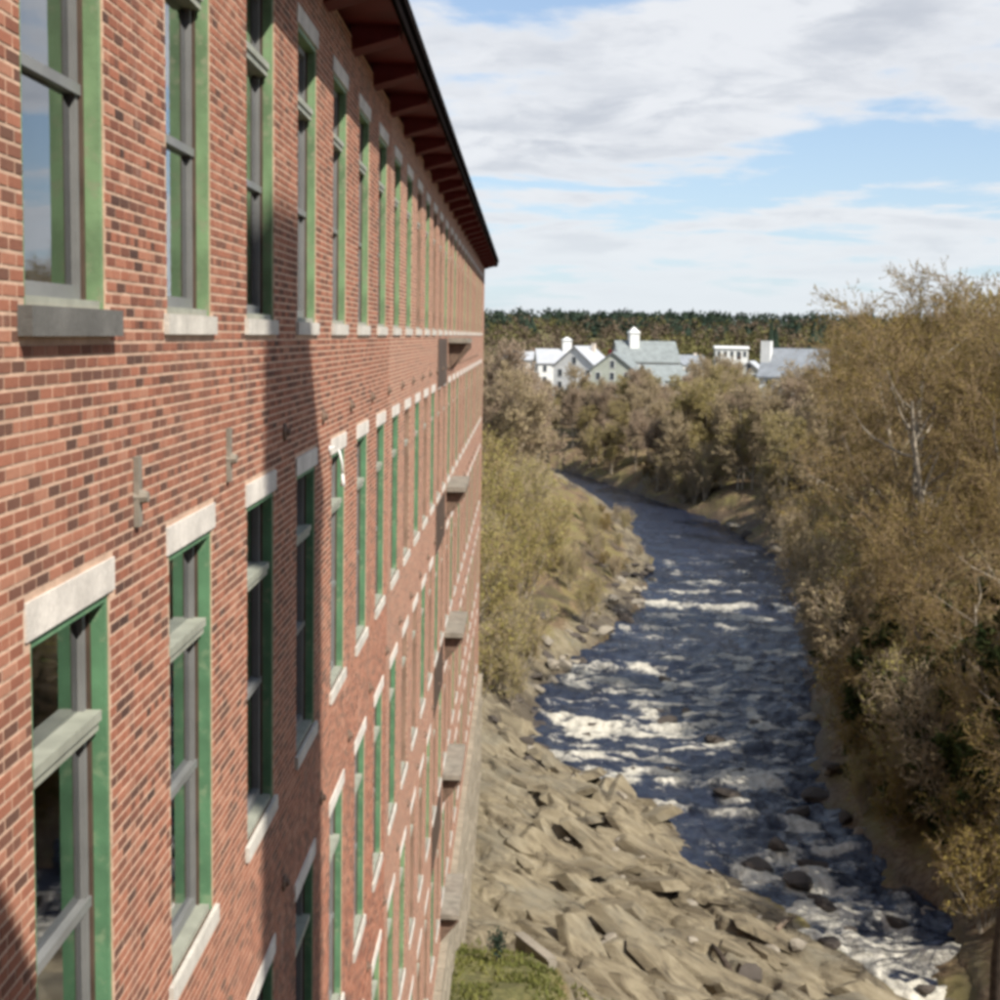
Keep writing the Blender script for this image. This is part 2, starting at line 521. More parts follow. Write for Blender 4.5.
def vnoise(x, y):
    xi = np.floor(x).astype(int); yi = np.floor(y).astype(int)
    fx = x - xi; fy = y - yi
    fx = fx * fx * (3 - 2 * fx); fy = fy * fy * (3 - 2 * fy)
    a = _tab[xi & 255, yi & 255]; b = _tab[(xi + 1) & 255, yi & 255]
    c = _tab[xi & 255, (yi + 1) & 255]; d = _tab[(xi + 1) & 255, (yi + 1) & 255]
    return (a * (1 - fx) + b * fx) * (1 - fy) + (c * (1 - fx) + d * fx) * fy


def fbm(x, y, o=4, g=0.5):
    s = 0; a = 1; t = 0
    for i in range(o):
        s = s + a * vnoise(x * 2 ** i + 17.3 * i, y * 2 ** i + 9.1 * i); t += a; a *= g
    return s / t


def sstep(x, a, b):
    t = np.clip((x - a) / (b - a), 0, 1)
    return t * t * (3 - 2 * t)


# ------------------------------------------------------------------ river and terrain
KY = np.array([20, 45, 56, 62.7, 69.7, 80, 84.4, 91.5, 104.4, 121.9, 140, 165, 199, 221, 249, 262, 285, 330, 420.])
KL = np.array([30, 19.5, 15.5, 12.7, 10.1, 7.0, 3.2, 0.8, 1.6, 6.8, 11.6, 14.7, 14.1, 11.8, 7.5, 1, -14, -55, -150.])
KR = np.array([33, 22.0, 18.7, 19.9, 18.7, 17.6, 18.2, 19.2, 21.4, 24.5, 27.2, 30.8, 27.0, 20.5, 13.0, 9, -2, -40, -135.])


def xl(y): return np.interp(y, KY, KL)
def xr(y): return np.interp(y, KY, KR)
def zw(y): return -26.0 + 0.009 * (np.minimum(y, 420) - 60)


_cj = rng.random((64, 64, 5))


def slabs(a, b, off):
    """broken bedrock: tilted flat plates and the cracks between them"""
    ia = np.floor(a).astype(int); ib = np.floor(b).astype(int)
    d1 = np.full(np.shape(a), 9.0); d2 = np.full(np.shape(a), 9.0); hh_ = np.zeros(np.shape(a)); ww_ = np.zeros(np.shape(a))
    for i in (-1, 0, 1):
        for j in (-1, 0, 1):
            c = _cj[(ia + i + off) & 63, (ib + j + off * 3) & 63]
            da = a - (ia + i + c[..., 0]); db = b - (ib + j + c[..., 1])
            d = np.sqrt(da * da + db * db)
            hv = (c[..., 2] - 0.5) * 1.8 + da * (c[..., 3] - 0.5) * 1.8 + db * (c[..., 4] - 0.65) * 1.8
            wg = np.exp(-26.0 * d)
            hh_ += wg * hv; ww_ += wg
            d2 = np.where(d < d1, d1, np.minimum(d2, d))
            d1 = np.minimum(d, d1)
    return hh_ / (ww_ + 1e-30), 1 - sstep(d2 - d1, 0.0, 0.17)


def height(x, y):
    L, Rr, Z = xl(y), xr(y), zw(y)
    wob = (fbm(x * 0.23, y * 0.23, 3) - 0.5) * 1.6
    dl = L - x + wob; dr = x - Rr + wob
    hb = np.interp(y, [0, 36, 44, 49, 54, 62, 72, 80, 95, 110, 140, 200, 300], [-19, -19.6, -20.6, -22.4, -23.9, -25.0, -25.0, -24.4, -23.2, -21.0, -18.5, -17.5, -17.5])
    s = np.clip(dl / np.maximum(L + 2.6, 2.5), 0, 1.0)
    left_near = Z + 0.10 + (hb - Z - 0.10) * s
    left_far = Z + 0.15 + 0.40 * np.minimum(np.maximum(dl, 0), 9) + 0.08 * np.maximum(dl - 9, 0)
    left_far = np.minimum(left_far, -15 + 0 * x)
    k = sstep(y, 92, 125)
    left = left_near * (1 - k) + left_far * k
    right = Z + 0.2 + 0.62 * np.minimum(np.maximum(dr, 0), 5) + 0.16 * np.clip(dr - 5, 0, 60)
    right = np.minimum(right, -13 + 0 * x)
    bed = Z - 0.9
    h = np.where(dl > 0, left, np.where(dr > 0, right, bed + 0 * x))
    h = np.where((dl <= 0) & (dr <= 0), np.maximum(bed, np.maximum(Z + dl * 0.5, Z + dr * 0.5)), h)
    # rock ledge: stepped, tilted strata beside the water
    rk = sstep(dl, -1.0, 0.6) * (1 - sstep(y, 96, 118)) * (1 - sstep(-x, 1.0, 3.0))
    u = x * 0.65 - y * 0.76; v = x * 0.76 + y * 0.65
    wu, wv = u * 0.17 + (fbm(x * 0.3, y * 0.3, 3) - 0.5) * 1.1, v * 0.48 + (fbm(x * 0.3 + 40, y * 0.3, 3) - 0.5) * 1.1
    hs, cr1 = slabs(wu, wv, 3)
    hs2, cr2 = slabs(wu * 2.6 + 9, wv * 2.3 + 4, 8)
    slope_ = fbm(u * 0.12, v * 0.3, 3) - 0.5
    h = h + rk * (0.26 * hs + 0.12 * hs2 - 0.26 * cr1 - 0.10 * cr2 + slope_ * 0.8 + (fbm(u * 1.2, v * 2.4, 3) - 0.5) * 0.16)
    # grassy shelf and mound at the foot of the mill
    gsh = (1 - sstep(x, 0.4, 3.4)) * (1 - sstep(y, 46, 58))
    h = h * (1 - gsh) + gsh * (np.interp(y, [0, 40, 48, 56], [-19.3, -19.9, -21.0, -22.4]) + (fbm(x * 0.5, y * 0.5, 3) - 0.5) * 0.7)
    # the cleft between shelf and ledge
    cx = 1.9 + (48.5 - y) * 0.36 + (fbm(y * 0.4, x * 0 + 3, 3) - 0.5) * 1.6
    h = h - 1.5 * np.exp(-((x - cx) / 0.42) ** 2) * (1 - sstep(y, 49, 52))
    # uneven banks
    bank = np.maximum(sstep(dr, -0.3, 2), sstep(dl, 0, 2) * sstep(y, 92, 120)) * (1 - sstep(y, 230, 300))
    h = h + bank * ((fbm(x * 0.45, y * 0.45, 4) - 0.5) * 1.5)
    # valley floor, then the far wooded rise
    far = -17.5 + 1.2 * (fbm(x * 0.01, y * 0.01, 2) - 0.5) + 27.0 * sstep(y, 430, 1100) + 6 * (fbm(x * 0.003 + 5, y * 0.003, 3) - 0.5) * sstep(y, 500, 1000)
    kk = sstep(y, 250, 330) * (1 - 0.0)
    h = np.where((dl > -1.5) & (dr > -1.5) | (dl > 1.5) | (dr > 1.5), h * (1 - kk) + far * kk, h)
    # land climbs gently away to both sides
    h = h + sstep(np.abs(x - 15), 60, 400) * 4
    return h


def ground_z(x, y):
    return float(height(np.array([float(x)]), np.array([float(y)]))[0])


def geo(a, b, n, q):
    t = np.linspace(0, 1, n) ** q
    return a + (b - a) * t


xs = np.unique(np.concatenate([-geo(4.2, 2500, 34, 3.0), np.arange(-4, 24, 0.12), np.arange(24, 30, 0.3), np.arange(30, 52, 0.9), geo(52, 2600, 34, 2.6)]))
ys = np.unique(np.concatenate([geo(-600, 30, 22, 0.35), np.arange(30, 40, 0.5), np.arange(40, 90, 0.13), np.arange(90, 116, 0.22), np.arange(116, 262, 0.9), geo(262, 4000, 46, 2.4)]))
GX, GY = np.meshgrid(xs, ys)
GZ = height(GX, GY)
nx, ny = len(xs), len(ys)
idx = np.arange(nx * ny).reshape(ny, nx)
quads = np.stack([idx[:-1, :-1], idx[:-1, 1:], idx[1:, 1:], idx[1:, :-1]], -1).reshape(-1, 4)
gme = bpy.data.meshes.new('ground')
gme.vertices.add(nx * ny)
gme.vertices.foreach_set('co', np.stack([GX, GY, GZ], -1).ravel())
gme.loops.add(quads.size)
gme.loops.foreach_set('vertex_index', quads.ravel())
gme.polygons.add(len(quads))
gme.polygons.foreach_set('loop_start', np.arange(0, quads.size, 4))
gme.polygons.foreach_set('use_smooth', np.ones(len(quads), bool))
gme.update(calc_edges=True)
DL = xl(GY) - GX; DR = GX - xr(GY)
rockm = sstep(DL, -2, 0.4) * (1 - sstep(GY, 98, 122)) * (1 - sstep(-GX, 1.5, 3)) * (1 - 0.9 * (1 - sstep(GX, 1.0, 3.0)) * (1 - sstep(GY, 48, 56)))
rockm = np.maximum(rockm, (DL > -3) * (DR > -3) * 0.8)
rockm = np.maximum(rockm, 0.55 * sstep(DL, -1, 0.2) * (1 - sstep(DL, 2, 5)) * (GY > 100))
rockm = np.maximum(rockm, 0.4 * sstep(DR, -1, 0.2) * (1 - sstep(DR, 1, 3)))
grassm = (1 - sstep(GX, 0.8, 3.2)) * (1 - sstep(GY, 46, 64)) * 0.58
grassm = np.maximum(grassm, 0.38 * (GY > 100) * sstep(DL, 3, 8))
grassm = np.maximum(grassm, 0.5 * sstep(GY, 300, 400))
grassm = np.maximum(grassm, 0.3 * (1 - sstep(GX, -2, 1.2)) * (1 - sstep(GY, 66, 76)))
wetm = np.clip(np.maximum(1 - np.abs(DL) / 0.8, 1 - np.abs(DR) / 0.8), 0, 1) * (0.35 + 0.65 * fbm(GX * .6, GY * .6, 3))
wetm = np.maximum(wetm, 0.75 * sstep(fbm(GX * .5 + 9, GY * .35, 4), 0.45, 0.62) * (GY > 96) * (GY < 240) * (np.minimum(np.abs(DL), np.abs(DR)) < 7))
wetm = np.maximum(wetm, sstep(fbm(GX * .22 + 4, GY * .3, 3), 0.35, 0.6) * (np.abs(GY - 92) < 16) * sstep(DL, -0.5, 0.2) * (1 - sstep(DL, 1.8, 3.6)) * 0.9)
ca = gme.color_attributes.new('cover', 'FLOAT_COLOR', 'POINT')
ca.data.foreach_set('color', np.stack([rockm, grassm, wetm, np.ones_like(rockm)], -1).ravel())
gme.materials.append(M['ground'])
ground = put('ground', gme)
tag(ground, 'rocky river ledge, grassy shelf and leaf-strewn banks', kind='structure')

# ---- water
wy = np.concatenate([np.arange(36, 120, 0.17), np.arange(120, 270, 0.4), np.arange(270, 420, 3)])
wt = np.linspace(0, 1, 120)
WY, WT = np.meshgrid(wy, wt, indexing='ij')
A, B = xl(WY) - 1.6, xr(WY) + 1.6
WX = A + (B - A) * WT
foam = np.zeros_like(WX)
gr_ = np.random.default_rng(33)
RAPID = []
for i in range(30):
    y_ = gr_.uniform(57, 114); t_ = gr_.uniform(0.06, 0.94)
    RAPID.append((float(xl(y_) + (xr(y_) - xl(y_)) * t_), y_, gr_.uniform(0.3, 0.75)))
drop = np.zeros_like(WX)
# ledges the river falls over: (distance, tilt, x range, strength, fall)
LEDGE = [(58.5, -0.15, 15, 24, 1.0, 0.5), (61.5, -0.35, 12, 22, 1.1, 0.4), (66.0, -0.30, 9, 19, 1.1, 0.4), (70.2, -0.28, 9, 18, 1.0, 0.35),
         (74.0, -0.1, 11, 19, 0.5, 0.3), (79.5, -0.25, 5, 17, 0.8, 0.40), (84.8, -0.12, 3, 18, 0.62, 0.35), (89.5, 0.10, 1, 12, 0.45, 0.2), (91.5, -0.1, 9, 19, 0.4, 0.2),
         (96.5, 0.12, 2, 14, 0.7, 0.40), (102, -0.10, 5, 17, 0.9, 0.25), (108, -0.2, 3, 16, 0.8, 0.25), (113, -0.05, 3, 14, 0.85, 0.35), (116.5, 0.2, 9, 24, 0.45, 0.15), (124, -0.05, 8, 20, 0.4, 0.1),
         (129, 0.1, 9, 26, 0.6, 0.2), (134, -0.1, 11, 24, 0.5, 0.15), (139, 0.0, 12, 29, 0.8, 0.3), (146, 0.1, 12, 28, 0.35, 0.1), (151, -0.1, 13, 28, 0.5, 0.12), (158, 0.1, 16, 28, 0.5, 0.15), (165, 0.0, 16, 30, 0.4, 0.1), (172, 0.0, 20, 28, 0.25, 0.1), (186, 0.2, 16, 26, 0.2, 0.1)]
for i, (yy, tl, a, b, s, dp) in enumerate(LEDGE):
    xm = 0.5 * (a + b)
    wig = (fbm(WX * 0.30 + 11 * i, WX * 0 + i, 3) - 0.5) * 4.2 + (fbm(WX * 1.3 + 3 * i, WX * 0 + i + .5, 2) - 0.5) * 1.2
    yl = yy + tl * (WX - xm) + wig
    q = yl - WY                      # >0: downstream of the crest
    win = sstep(WX, a - 1.2, a + 1.2) * (1 - sstep(WX, b - 1.5, b + 1.0))
    brk = 0.30 + 0.85 * sstep(fbm(WX * 0.42 + 5 * i, WX * 0 + 7.7 * i, 2), 0.30, 0.62)
    wd = 0.9 + 0.012 * (yy - 60) + (0.8 if yy < 72 else 0.0)
    foam = np.maximum(foam, s * win * brk * np.where(q > 0, np.exp(-(q / (1.15 * wd)) ** 1.3), np.exp(-(q / 0.30) ** 2)))
    drop -= dp * win * (sstep(q, -0.3, 1.4) - sstep(q, 4, 9))
    foam += 0.22 * s * win * brk * sstep(q, 0.5, 2) * (1 - sstep(q, 3, 7)) * sstep(fbm(WX * 1.6 + i, WY * 0.30, 3), 0.5, 0.72)
turb = np.interp(WY, [36, 56, 100, 118, 150, 200, 260], [1, 1, 1.0, 0.95, 0.85, 0.55, 0.3])
foam += turb * (0.5 + 0.15 * sstep(WY, 76, 88) * (1 - sstep(WY, 108, 124))) * sstep(fbm(WX * 0.50 + WY * .12, WY * 1.1, 4, 0.62), 0.45, 0.66)
for (x_, y_, s_) in RAPID:
    q = y_ - WY
    foam += 0.75 * np.exp(-((WX - x_) / (s_ * (1.0 + 0.25 * np.clip(q, 0, 5)))) ** 2) * sstep(q, -s_ * 1.3, 0.2) * (1 - sstep(q, 1.0, 3.6))
edge = np.minimum(WX - xl(WY), xr(WY) - WX)
foam *= 0.55 + 0.45 * sstep(edge, -0.4, 2.0)
foam += turb * 0.3 * np.exp(-((WX - xl(WY) - 0.5) / 0.6) ** 2) * sstep(fbm(WX, WY * 0.7, 3), 0.45, 0.65)
WZ = zw(WY) + drop + turb * ((fbm(WX * 0.55, WY * 0.7, 4) - 0.5) * 0.75 + (fbm(WX * 2.1, WY * 2.1, 3) - 0.5) * 0.20) + np.clip(foam, 0, 1) * 0.18 * turb
n_, k_ = WX.shape
idw = np.arange(n_ * k_).reshape(n_, k_)
wq = np.stack([idw[:-1, :-1], idw[:-1, 1:], idw[1:, 1:], idw[1:, :-1]], -1).reshape(-1, 4)
wme = bpy.data.meshes.new('river')
wme.from_pydata(np.stack([WX, WY, WZ], -1).reshape(-1, 3), [], wq.tolist())
fa = wme.color_attributes.new('foam', 'FLOAT_COLOR', 'POINT')
fo_ = np.clip(foam, 0, 1).ravel()
fa.data.foreach_set('color', np.stack([fo_, fo_, fo_, np.ones_like(fo_)], -1).ravel())
wme.polygons.foreach_set('use_smooth', [True] * len(wme.polygons))
wme.materials.append(M['water'])
river = tag(put('river', wme), 'dark blue river breaking white over rock ledges', kind='structure')

# ------------------------------------------------------------------ the brick mill
WP = -2.2                                   # wall plane
BAY, Y0, LW, OW0, OW1 = 2.585, 6.376, 1.41, 0.075, 1.335
S = 4.297
ZT, ZB = -1.40 + S, 0.094                   # top row: lintel underside, sill top
LH, SH = 0.176, 0.125
YEND, YBEG = 78.4, -0.4
ZTOP, ZFND = 3.62, -18.35
NB = range(-2, 27)
NEARY = 24.0                                # bricks are modelled one by one up to here
mill = empty('mill_building', (WP, Y0, ZFND))
tag(mill, 'long five-storey red brick mill with green windows and dark overhanging eaves', 'mill')


def mpart(mb, name, mat, parent=None, smooth=False):
    """build in world coordinates under the mill"""
    me = mb.mesh(name, mat, smooth)
    p = parent or mill
    o = put(name, me, p)
    base = Vector((WP, Y0, ZFND))
    o.location = -base if p is mill else (0, 0, 0)
    return o


OPEN = []
for r in range(5):
    for n in NB:
        a = Y0 + n * BAY
        if a < YBEG + 0.3 or a + LW > YEND - 0.4:
            continue
        OPEN.append((n, r, a + OW0, a + OW1, ZB - r * S, ZT - r * S))


def wall_rects(ya, yb):
    """solid rectangles of the facade between ya and yb (lintels and sills cut out as well)"""
    zcuts = [ZTOP]
    for r in range(5):
        zcuts += [ZT - r * S, ZB - r * S]
    zcuts.append(ZFND)
    out = []
    for i in range(len(zcuts) - 1):
        z1, z0 = zcuts[i], zcuts[i + 1]
        if i % 2 == 0:
            out.append((ya, yb, z0, z1))
        else:
            y = ya
            for n in NB:
                a = Y0 + n * BAY
                if a < YBEG + 0.3 or a + LW > YEND - 0.4:
                    continue
                a0, a1 = a + OW0, a + OW1
                if a1 <= ya or a0 >= yb:
                    continue
                if a0 > y:
                    out.append((y, a0, z0, z1))
                y = max(y, a1)
            if y < yb:
                out.append((y, yb, z0, z1))
    return out


NSPLIT = Y0 + 7 * BAY - 0.58                # middle of a pier
mb = MB()
for (a, b, z0, z1) in wall_rects(YBEG, NSPLIT):
    mb.box(WP - 0.34, WP - 0.0025, a, b, z0, z1)
wall_near = mpart(mb, 'wall', M['mortar'])
mb = MB()
for (a, b, z0, z1) in wall_rects(NSPLIT, YEND):
    mb.box(WP - 0.34, WP, a, b, z0, z1)
wall_far = mpart(mb, 'wall', M['brickwork'])
mb = MB()
mb.box(WP - 16, WP - 0.345, YEND - 0.35, YEND, ZFND, ZTOP + 0.3)
mpart(mb, 'end_wall', M['brickwork'])
# stone foundation, coursed blocks
mb = MB()
mb.box(WP - 0.5, WP + 0.05, YBEG, YEND, -29, ZFND)
fnd = mpart(mb, 'foundation', M['foundation'])
bz = ZFND
ci = 0
bvar = []
for k in range(6):
    m_ = MB()
    m_.box(0, 0.16 + 0.02 * (k % 3), 0.02, 1.0 - 0.02, 0.02, 1 - 0.02)
    bvar.append(m_.mesh('stone_block', M['foundation']))
fcount = 0
while bz > -27.5:
    hgt = [0.62, 0.7, 0.55, 0.66][ci % 4]
    y = 38.0 - (ci % 2) * 0.7
    while y < YEND - 0.2:
        ln = 1.1 + 0.9 * random.random()
        ln = min(ln, YEND - y)
        if fcount < 290:
            o = put('stone_block', bvar[random.randrange(6)], fnd, (WP + 0.05, y, bz - hgt), None, (1.0 + ((ci * 7) % 3) * 0.1, ln, hgt))
            fcount += 1
        y += ln
    bz -= hgt
    ci += 1

# ---- bricks
base = Vector((WP, Y0, ZFND))
wn = random.Random(3)
blk = []                                    # y0, y1, z0, z1
rects = wall_rects(3.4, NSPLIT)
LI = [(n, r, Y0 + n * BAY, Y0 + n * BAY + LW, ZT - r * S, ZT - r * S + LH) for (n, r, *_ ) in OPEN]
SI = [(n, r, Y0 + n * BAY - 0.01, Y0 + n * BAY + LW + 0.01, ZB - r * S - SH, ZB - r * S) for (n, r, *_ ) in OPEN]
hole = [(a, b, z0, z1) for (n, r, a, b, z0, z1) in OPEN if a < NSPLIT] + [(a, b, z0, z1) for (n, r, a, b, z0, z1) in LI + SI if a < NSPLIT]
rowi0 = int(math.floor((-12.6 + 700 * CH) / CH)); rowi1 = int(math.floor((ZTOP + 700 * CH) / CH))
for row in range(rowi0, rowi1):
    z0 = row * CH - 700 * CH
    z1 = z0 + CH - JT
    hd = (row % 7 == 0)
    ln = BL / 2 if hd else BL
    off = (row % 2) * BL / 2
    # world "along" = y + x, as in the material
    c0 = math.floor((3.4 + WP + off + 2.2) / ln)
    c1 = math.ceil((NSPLIT + WP + off + 2.2) / ln)
    hs = [h for h in hole if h[2] < z1 - 0.004 and h[3] > z0 + 0.004]
    for c in range(c0, c1):
        a = c * ln - off - 2.2 - WP
        b = min(a + ln - JT * (0.95 if ln > 0.1 else 0.7), NSPLIT)
        segs = [(a, b)]
        for h in hs:
            ns = []
            for (p, q) in segs:
                if h[1] <= p or h[0] >= q:
                    ns.append((p, q)); continue
                if h[0] > p: ns.append((p, h[0] - 0.003))
                if h[1] < q: ns.append((h[1] + 0.003, q))
            segs = ns
        for (p, q) in segs:
            if q - p > 0.035:
                blk.append((p, q, z0, z1, ln))
blk = np.array(blk)
mid = np.stack([np.full(len(blk), WP), (blk[:, 0] + blk[:, 1]) / 2, (blk[:, 2] + blk[:, 3]) / 2], -1)
Mw = np.array([[*cr], [*cu], [*fwd]])
pc = mid @ Mw.T
pu, pv = 500 + FPX * pc[:, 0] / pc[:, 2], 500 - FPX * pc[:, 1] / pc[:, 2]
inside = (pu > 2) & (pu < 998) & (pv > 2) & (pv < 998)
full = np.abs((blk[:, 1] - blk[:, 0]) - (BL - JT * 0.95)) < 0.003
size = np.where(inside & full, 1 / mid[:, 1], 0)
pick = set(np.argsort(-size)[:300].tolist())
bm_ = MB().box(-0.03, 0.0, -(BL - JT * 0.95) / 2, (BL - JT * 0.95) / 2, -(CH - JT) / 2, (CH - JT) / 2)
bmesh_ = bm_.mesh('brick', M['brick'])
rest = []
for i in range(len(blk)):
    if i in pick:
        put('brick', bmesh_, wall_near, (WP + wn.uniform(0.0, 0.002), mid[i, 1], mid[i, 2]))
    else:
        rest.append(i)
rb = blk[rest]
pro = WP + rng.uniform(0.0, 0.002, len(rb))
X0 = np.full(len(rb), WP - 0.03)
V = np.stack([np.stack([xx, yy_, zz_], -1) for xx in (X0, pro) for yy_ in (rb[:, 0], rb[:, 1]) for zz_ in (rb[:, 2], rb[:, 3])], 1).reshape(-1, 3)
Q = (np.arange(len(rb)) * 8)[:, None, None] + np.array([(4, 6, 7, 5), (0, 4, 5, 1), (2, 3, 7, 6), (0, 2, 6, 4), (1, 5, 7, 3)])[None]
mb = MB().addq(V, Q.reshape(-1, 4))
ob = mpart(mb, 'brick', M['brick'], wall_near)
ob['kind'] = 'stuff'

# ---- lintels and sills: one object each
lin_me = MB().box(-0.22, 0.012, 0, LW, 0, LH).mesh('lintel', M['lintel'])
sil_me = MB().box(-0.24, 0.03, -0.005, LW + 0.005, -SH, 0.0).mesh('sill', M['sill'])
sild_me = MB().box(-0.24, 0.065, -0.02, LW + 0.02, -SH - 0.01, 0.0).mesh('sill', M['sill_dark'])
for (n, r, a, b, z0, z1) in LI:
    put('lintel', lin_me, mill, Vector((WP + wn.uniform(-.003, .004), a, z0)) - base)
for (n, r, a, b, z0, z1) in SI:
    o = put('sill', sild_me if (n == 0 and r == 0) else sil_me, mill, Vector((WP, a + 0.01, z1)) - base)
    if n == 0 and r == 0:
        o['label'] = 'dark weathered granite sill'

# ---- windows: casing > transom rail, meeting rail, sash stiles, three panes
OW, OH = OW1 - OW0, ZT - ZB


def window_meshes(cas_mat):
    d = {}
    m = MB()
    for y0_, y1_ in ((0.0, 0.045), (OW - 0.045, OW)):
        m.box(-0.17, -0.012, y0_, y1_, 0.0, OH)                       # jamb boards
    m.box(-0.17, -0.012, 0.045, OW - 0.045, OH - 0.05, OH)            # head
    m.box(-0.30, -0.02, 0.045, OW - 0.045, 0.0, 0.045, 2)                # sub sill
    for y0_, y1_ in ((0.045, 0.075), (OW - 0.075, OW - 0.045)):
        m.box(-0.135, -0.09, y0_, y1_, 0.045, OH - 0.05, 1)           # blind stop
    for y0_, y1_ in ((0.0, 0.045), (OW - 0.045, OW)):
        m.box(-0.30, -0.173, y0_, y1_, 0.0, OH, 1)
    d['window'] = m.mesh('window', [cas_mat, M['brown'], M['sage']])
    zt, zm = OH * 0.755, OH * 0.395
    d['transom_rail'] = MB().box(-0.20, -0.045, 0.075, OW - 0.075, zt - 0.055, zt + 0.055).box(-0.045, -0.028, 0.075, OW - 0.075, zt + 0.0, zt + 0.055).mesh('transom_rail', M['sage'])
    d['meeting_rail'] = MB().box(-0.18, -0.095, 0.075, OW - 0.075, zm - 0.025, zm + 0.03).mesh('meeting_rail', M['alu'])
    m = MB()
    for y0_, y1_ in ((0.075, 0.125), (OW - 0.125, OW - 0.075)):
        m.box(-0.175, -0.11, y0_, y1_, 0.045, OH - 0.05)
    m.box(-0.175, -0.11, 0.125, OW - 0.125, 0.045, 0.12)
    m.box(-0.175, -0.11, 0.125, OW - 0.125, OH - 0.115, OH - 0.05)
    d['sash'] = m.mesh('sash', M['alu'])
    m = MB()
    for y0_, y1_ in ((0.045, 0.11), (OW - 0.11, OW - 0.045)):
        m.box(-0.265, -0.20, y0_, y1_, 0.045, OH - 0.05)
    m.box(-0.265, -0.20, 0.11, OW - 0.11, zm - 0.05, zm + 0.02)
    m.box(-0.265, -0.20, 0.11, OW - 0.11, 0.045, 0.13)
    d['inner_sash'] = m.mesh('inner_sash', M['brown'])
    d['pane'] = []
    for za, zb_ in ((0.12, zm - 0.025), (zm + 0.03, zt - 0.055), (zt + 0.055, OH - 0.115)):
        d['pane'].append(MB().box(-0.147, -0.141, 0.125, OW - 0.125, za, zb_).mesh('pane', M['glass']))
    return d


WM = [window_meshes(M['green']), window_meshes(M['green_old']), window_meshes(M['green_tan'])]
for (n, r, a, b, z0, z1) in OPEN:
    d = WM[2] if n >= 8 and (n * 7 + r * 3) % 5 > 1 else WM[(n * 3 + r * 5) % 3 == 0]
    if n < -1 and r > 1:
        continue
    o = put('window', d['window'], mill, Vector((WP, a, z0)) - base)
    if n <= 12:
        for k in ('transom_rail', 'meeting_rail', 'sash', 'inner_sash'):
            put(k, d[k], o)
    else:
        for k in ('transom_rail', 'sash'):
            put(k, d[k], o)
    for p in d['pane']:
        put('pane', p, o)

# ---- rooms behind the glass
mb = MB()
mb.box(WP - 8.0, WP - 7.9, YBEG, YEND - 0.4, ZFND, ZTOP)
mpart(mb, 'inner_wall', M['plaster'])
for r in range(6):
    z = ZB - 0.75 - (r - 1) * S
    mpart(MB().box(WP - 7.9, WP - 0.35, YBEG, YEND - 0.4, z - 0.3, z), 'floor', M['floorwood'])
for k in range(5):
    yb_ = 4.5 + k * 15
    mpart(MB().box(WP - 7.9, WP - 0.36, yb_, yb_ + 0.15, ZFND, ZTOP), 'partition', M['plaster'])
# roller blinds half drawn in some near windows
for (n, r, dp) in ((1, 0, 0.9), (4, 0, 0.7), (6, 0, 1.5), (2, 1, 0.5), (5, 1, 0.9), (8, 0, 1.2), (7, 1, 1.2), (4, 2, 1.1)):
    a = Y0 + n * BAY + OW0
    mpart(MB().box(WP - 0.37, WP - 0.36, a + 0.05, a + OW - 0.05, ZT - r * S - dp, ZT - r * S), 'blind', M['cream'])

# ---- wall anchors (one on every pier below the top sills)
am = MB().box(0.0, 0.03, -0.035, 0.035, -0.19, 0.19)
am.tube([(0.0, 0, 0), (0.075, 0, 0)], [0.05, 0.032], 8)
am = MB().tube([(0.0, 0, 0), (0.02, 0, 0), (0.03, 0, 0), (0.06, 0, 0)], [0.085, 0.08, 0.04, 0.03], 10)
am_me = am.mesh('wall_anchor', M['iron'])
am2_me = MB().box(0.0, 0.03, -0.04, 0.04, -0.2, 0.2).tube([(0.0, 0, -.03), (0.075, 0, -.03)], [0.05, 0.032], 8).mesh('wall_anchor', M['platform'])
for r in range(3):
    for n in range(-1, 24):
        yy = Y0 + n * BAY + LW + (BAY - LW) / 2 - 0.12
        put('wall_anchor', am2_me if n in (0, 1) and r == 0 else am_me, mill, Vector((WP, yy, -0.92 - r * S)) - base)

# ---- white gooseneck lamp beside the fifth window
gl = MB()
arc = [(0.0, 0, 0.30), (0.06, 0, 0.33), (0.12, 0, 0.28), (0.15, 0, 0.14), (0.155, 0, 0.0)]
gl.tube(arc, 0.013, 8)
gl.tube([(0.155, 0, 0.02), (0.16, 0, -0.06), (0.16, 0, -0.12)], [0.015, 0.022, 0.03], 12)
gl.box(0, 0.02, -0.03, 0.03, 0.26, 0.34)
put('wall_lamp', gl.mesh('wall_lamp', M['wht'], True), mill, Vector((WP, Y0 + 4 * BAY - 0.16, -1.62)) - base)

# ---- eaves: soffit, beam ends, fascia, roof
EX = -1.56
mpart(MB().box(WP - 0.3, EX, YBEG, YEND + 0.35, ZTOP + 0.14, ZTOP + 0.20), 'soffit', M['eave'])
be = MB()
be.add([(-0.01, -0.24, -0.17), (-0.01, 0.24, -0.17), (0.58, -0.24, 0.0), (0.58, 0.24, 0.0), (-0.01, -0.24, 0.14), (-0.01, 0.24, 0.14), (0.58, -0.24, 0.14), (0.58, 0.24, 0.14)],
       [(0, 1, 3, 2), (4, 6, 7, 5), (0, 4, 5, 1), (2, 3, 7, 6), (0, 2, 6, 4), (1, 5, 7, 3)])
be_me = be.mesh('beam_end', M['eave'])
for n in range(-2, 28):
    put('beam_end', be_me, mill, Vector((WP, Y0 + n * BAY + LW + (BAY - LW) / 2, ZTOP)) - base)
mpart(MB().box(EX, EX + 0.05, YBEG, YEND + 0.40, ZTOP + 0.04, ZTOP + 0.36).box(EX + 0.05, EX + 0.09, YBEG, YEND + 0.40, ZTOP + 0.2, ZTOP + 0.34), 'fascia', M['fascia'])
mpart(MB().box(WP - 1.2, EX, YEND + 0.36, YEND + 0.40, ZTOP - 0.02, ZTOP + 0.40), 'verge_board', M['fascia'])
rf = MB()
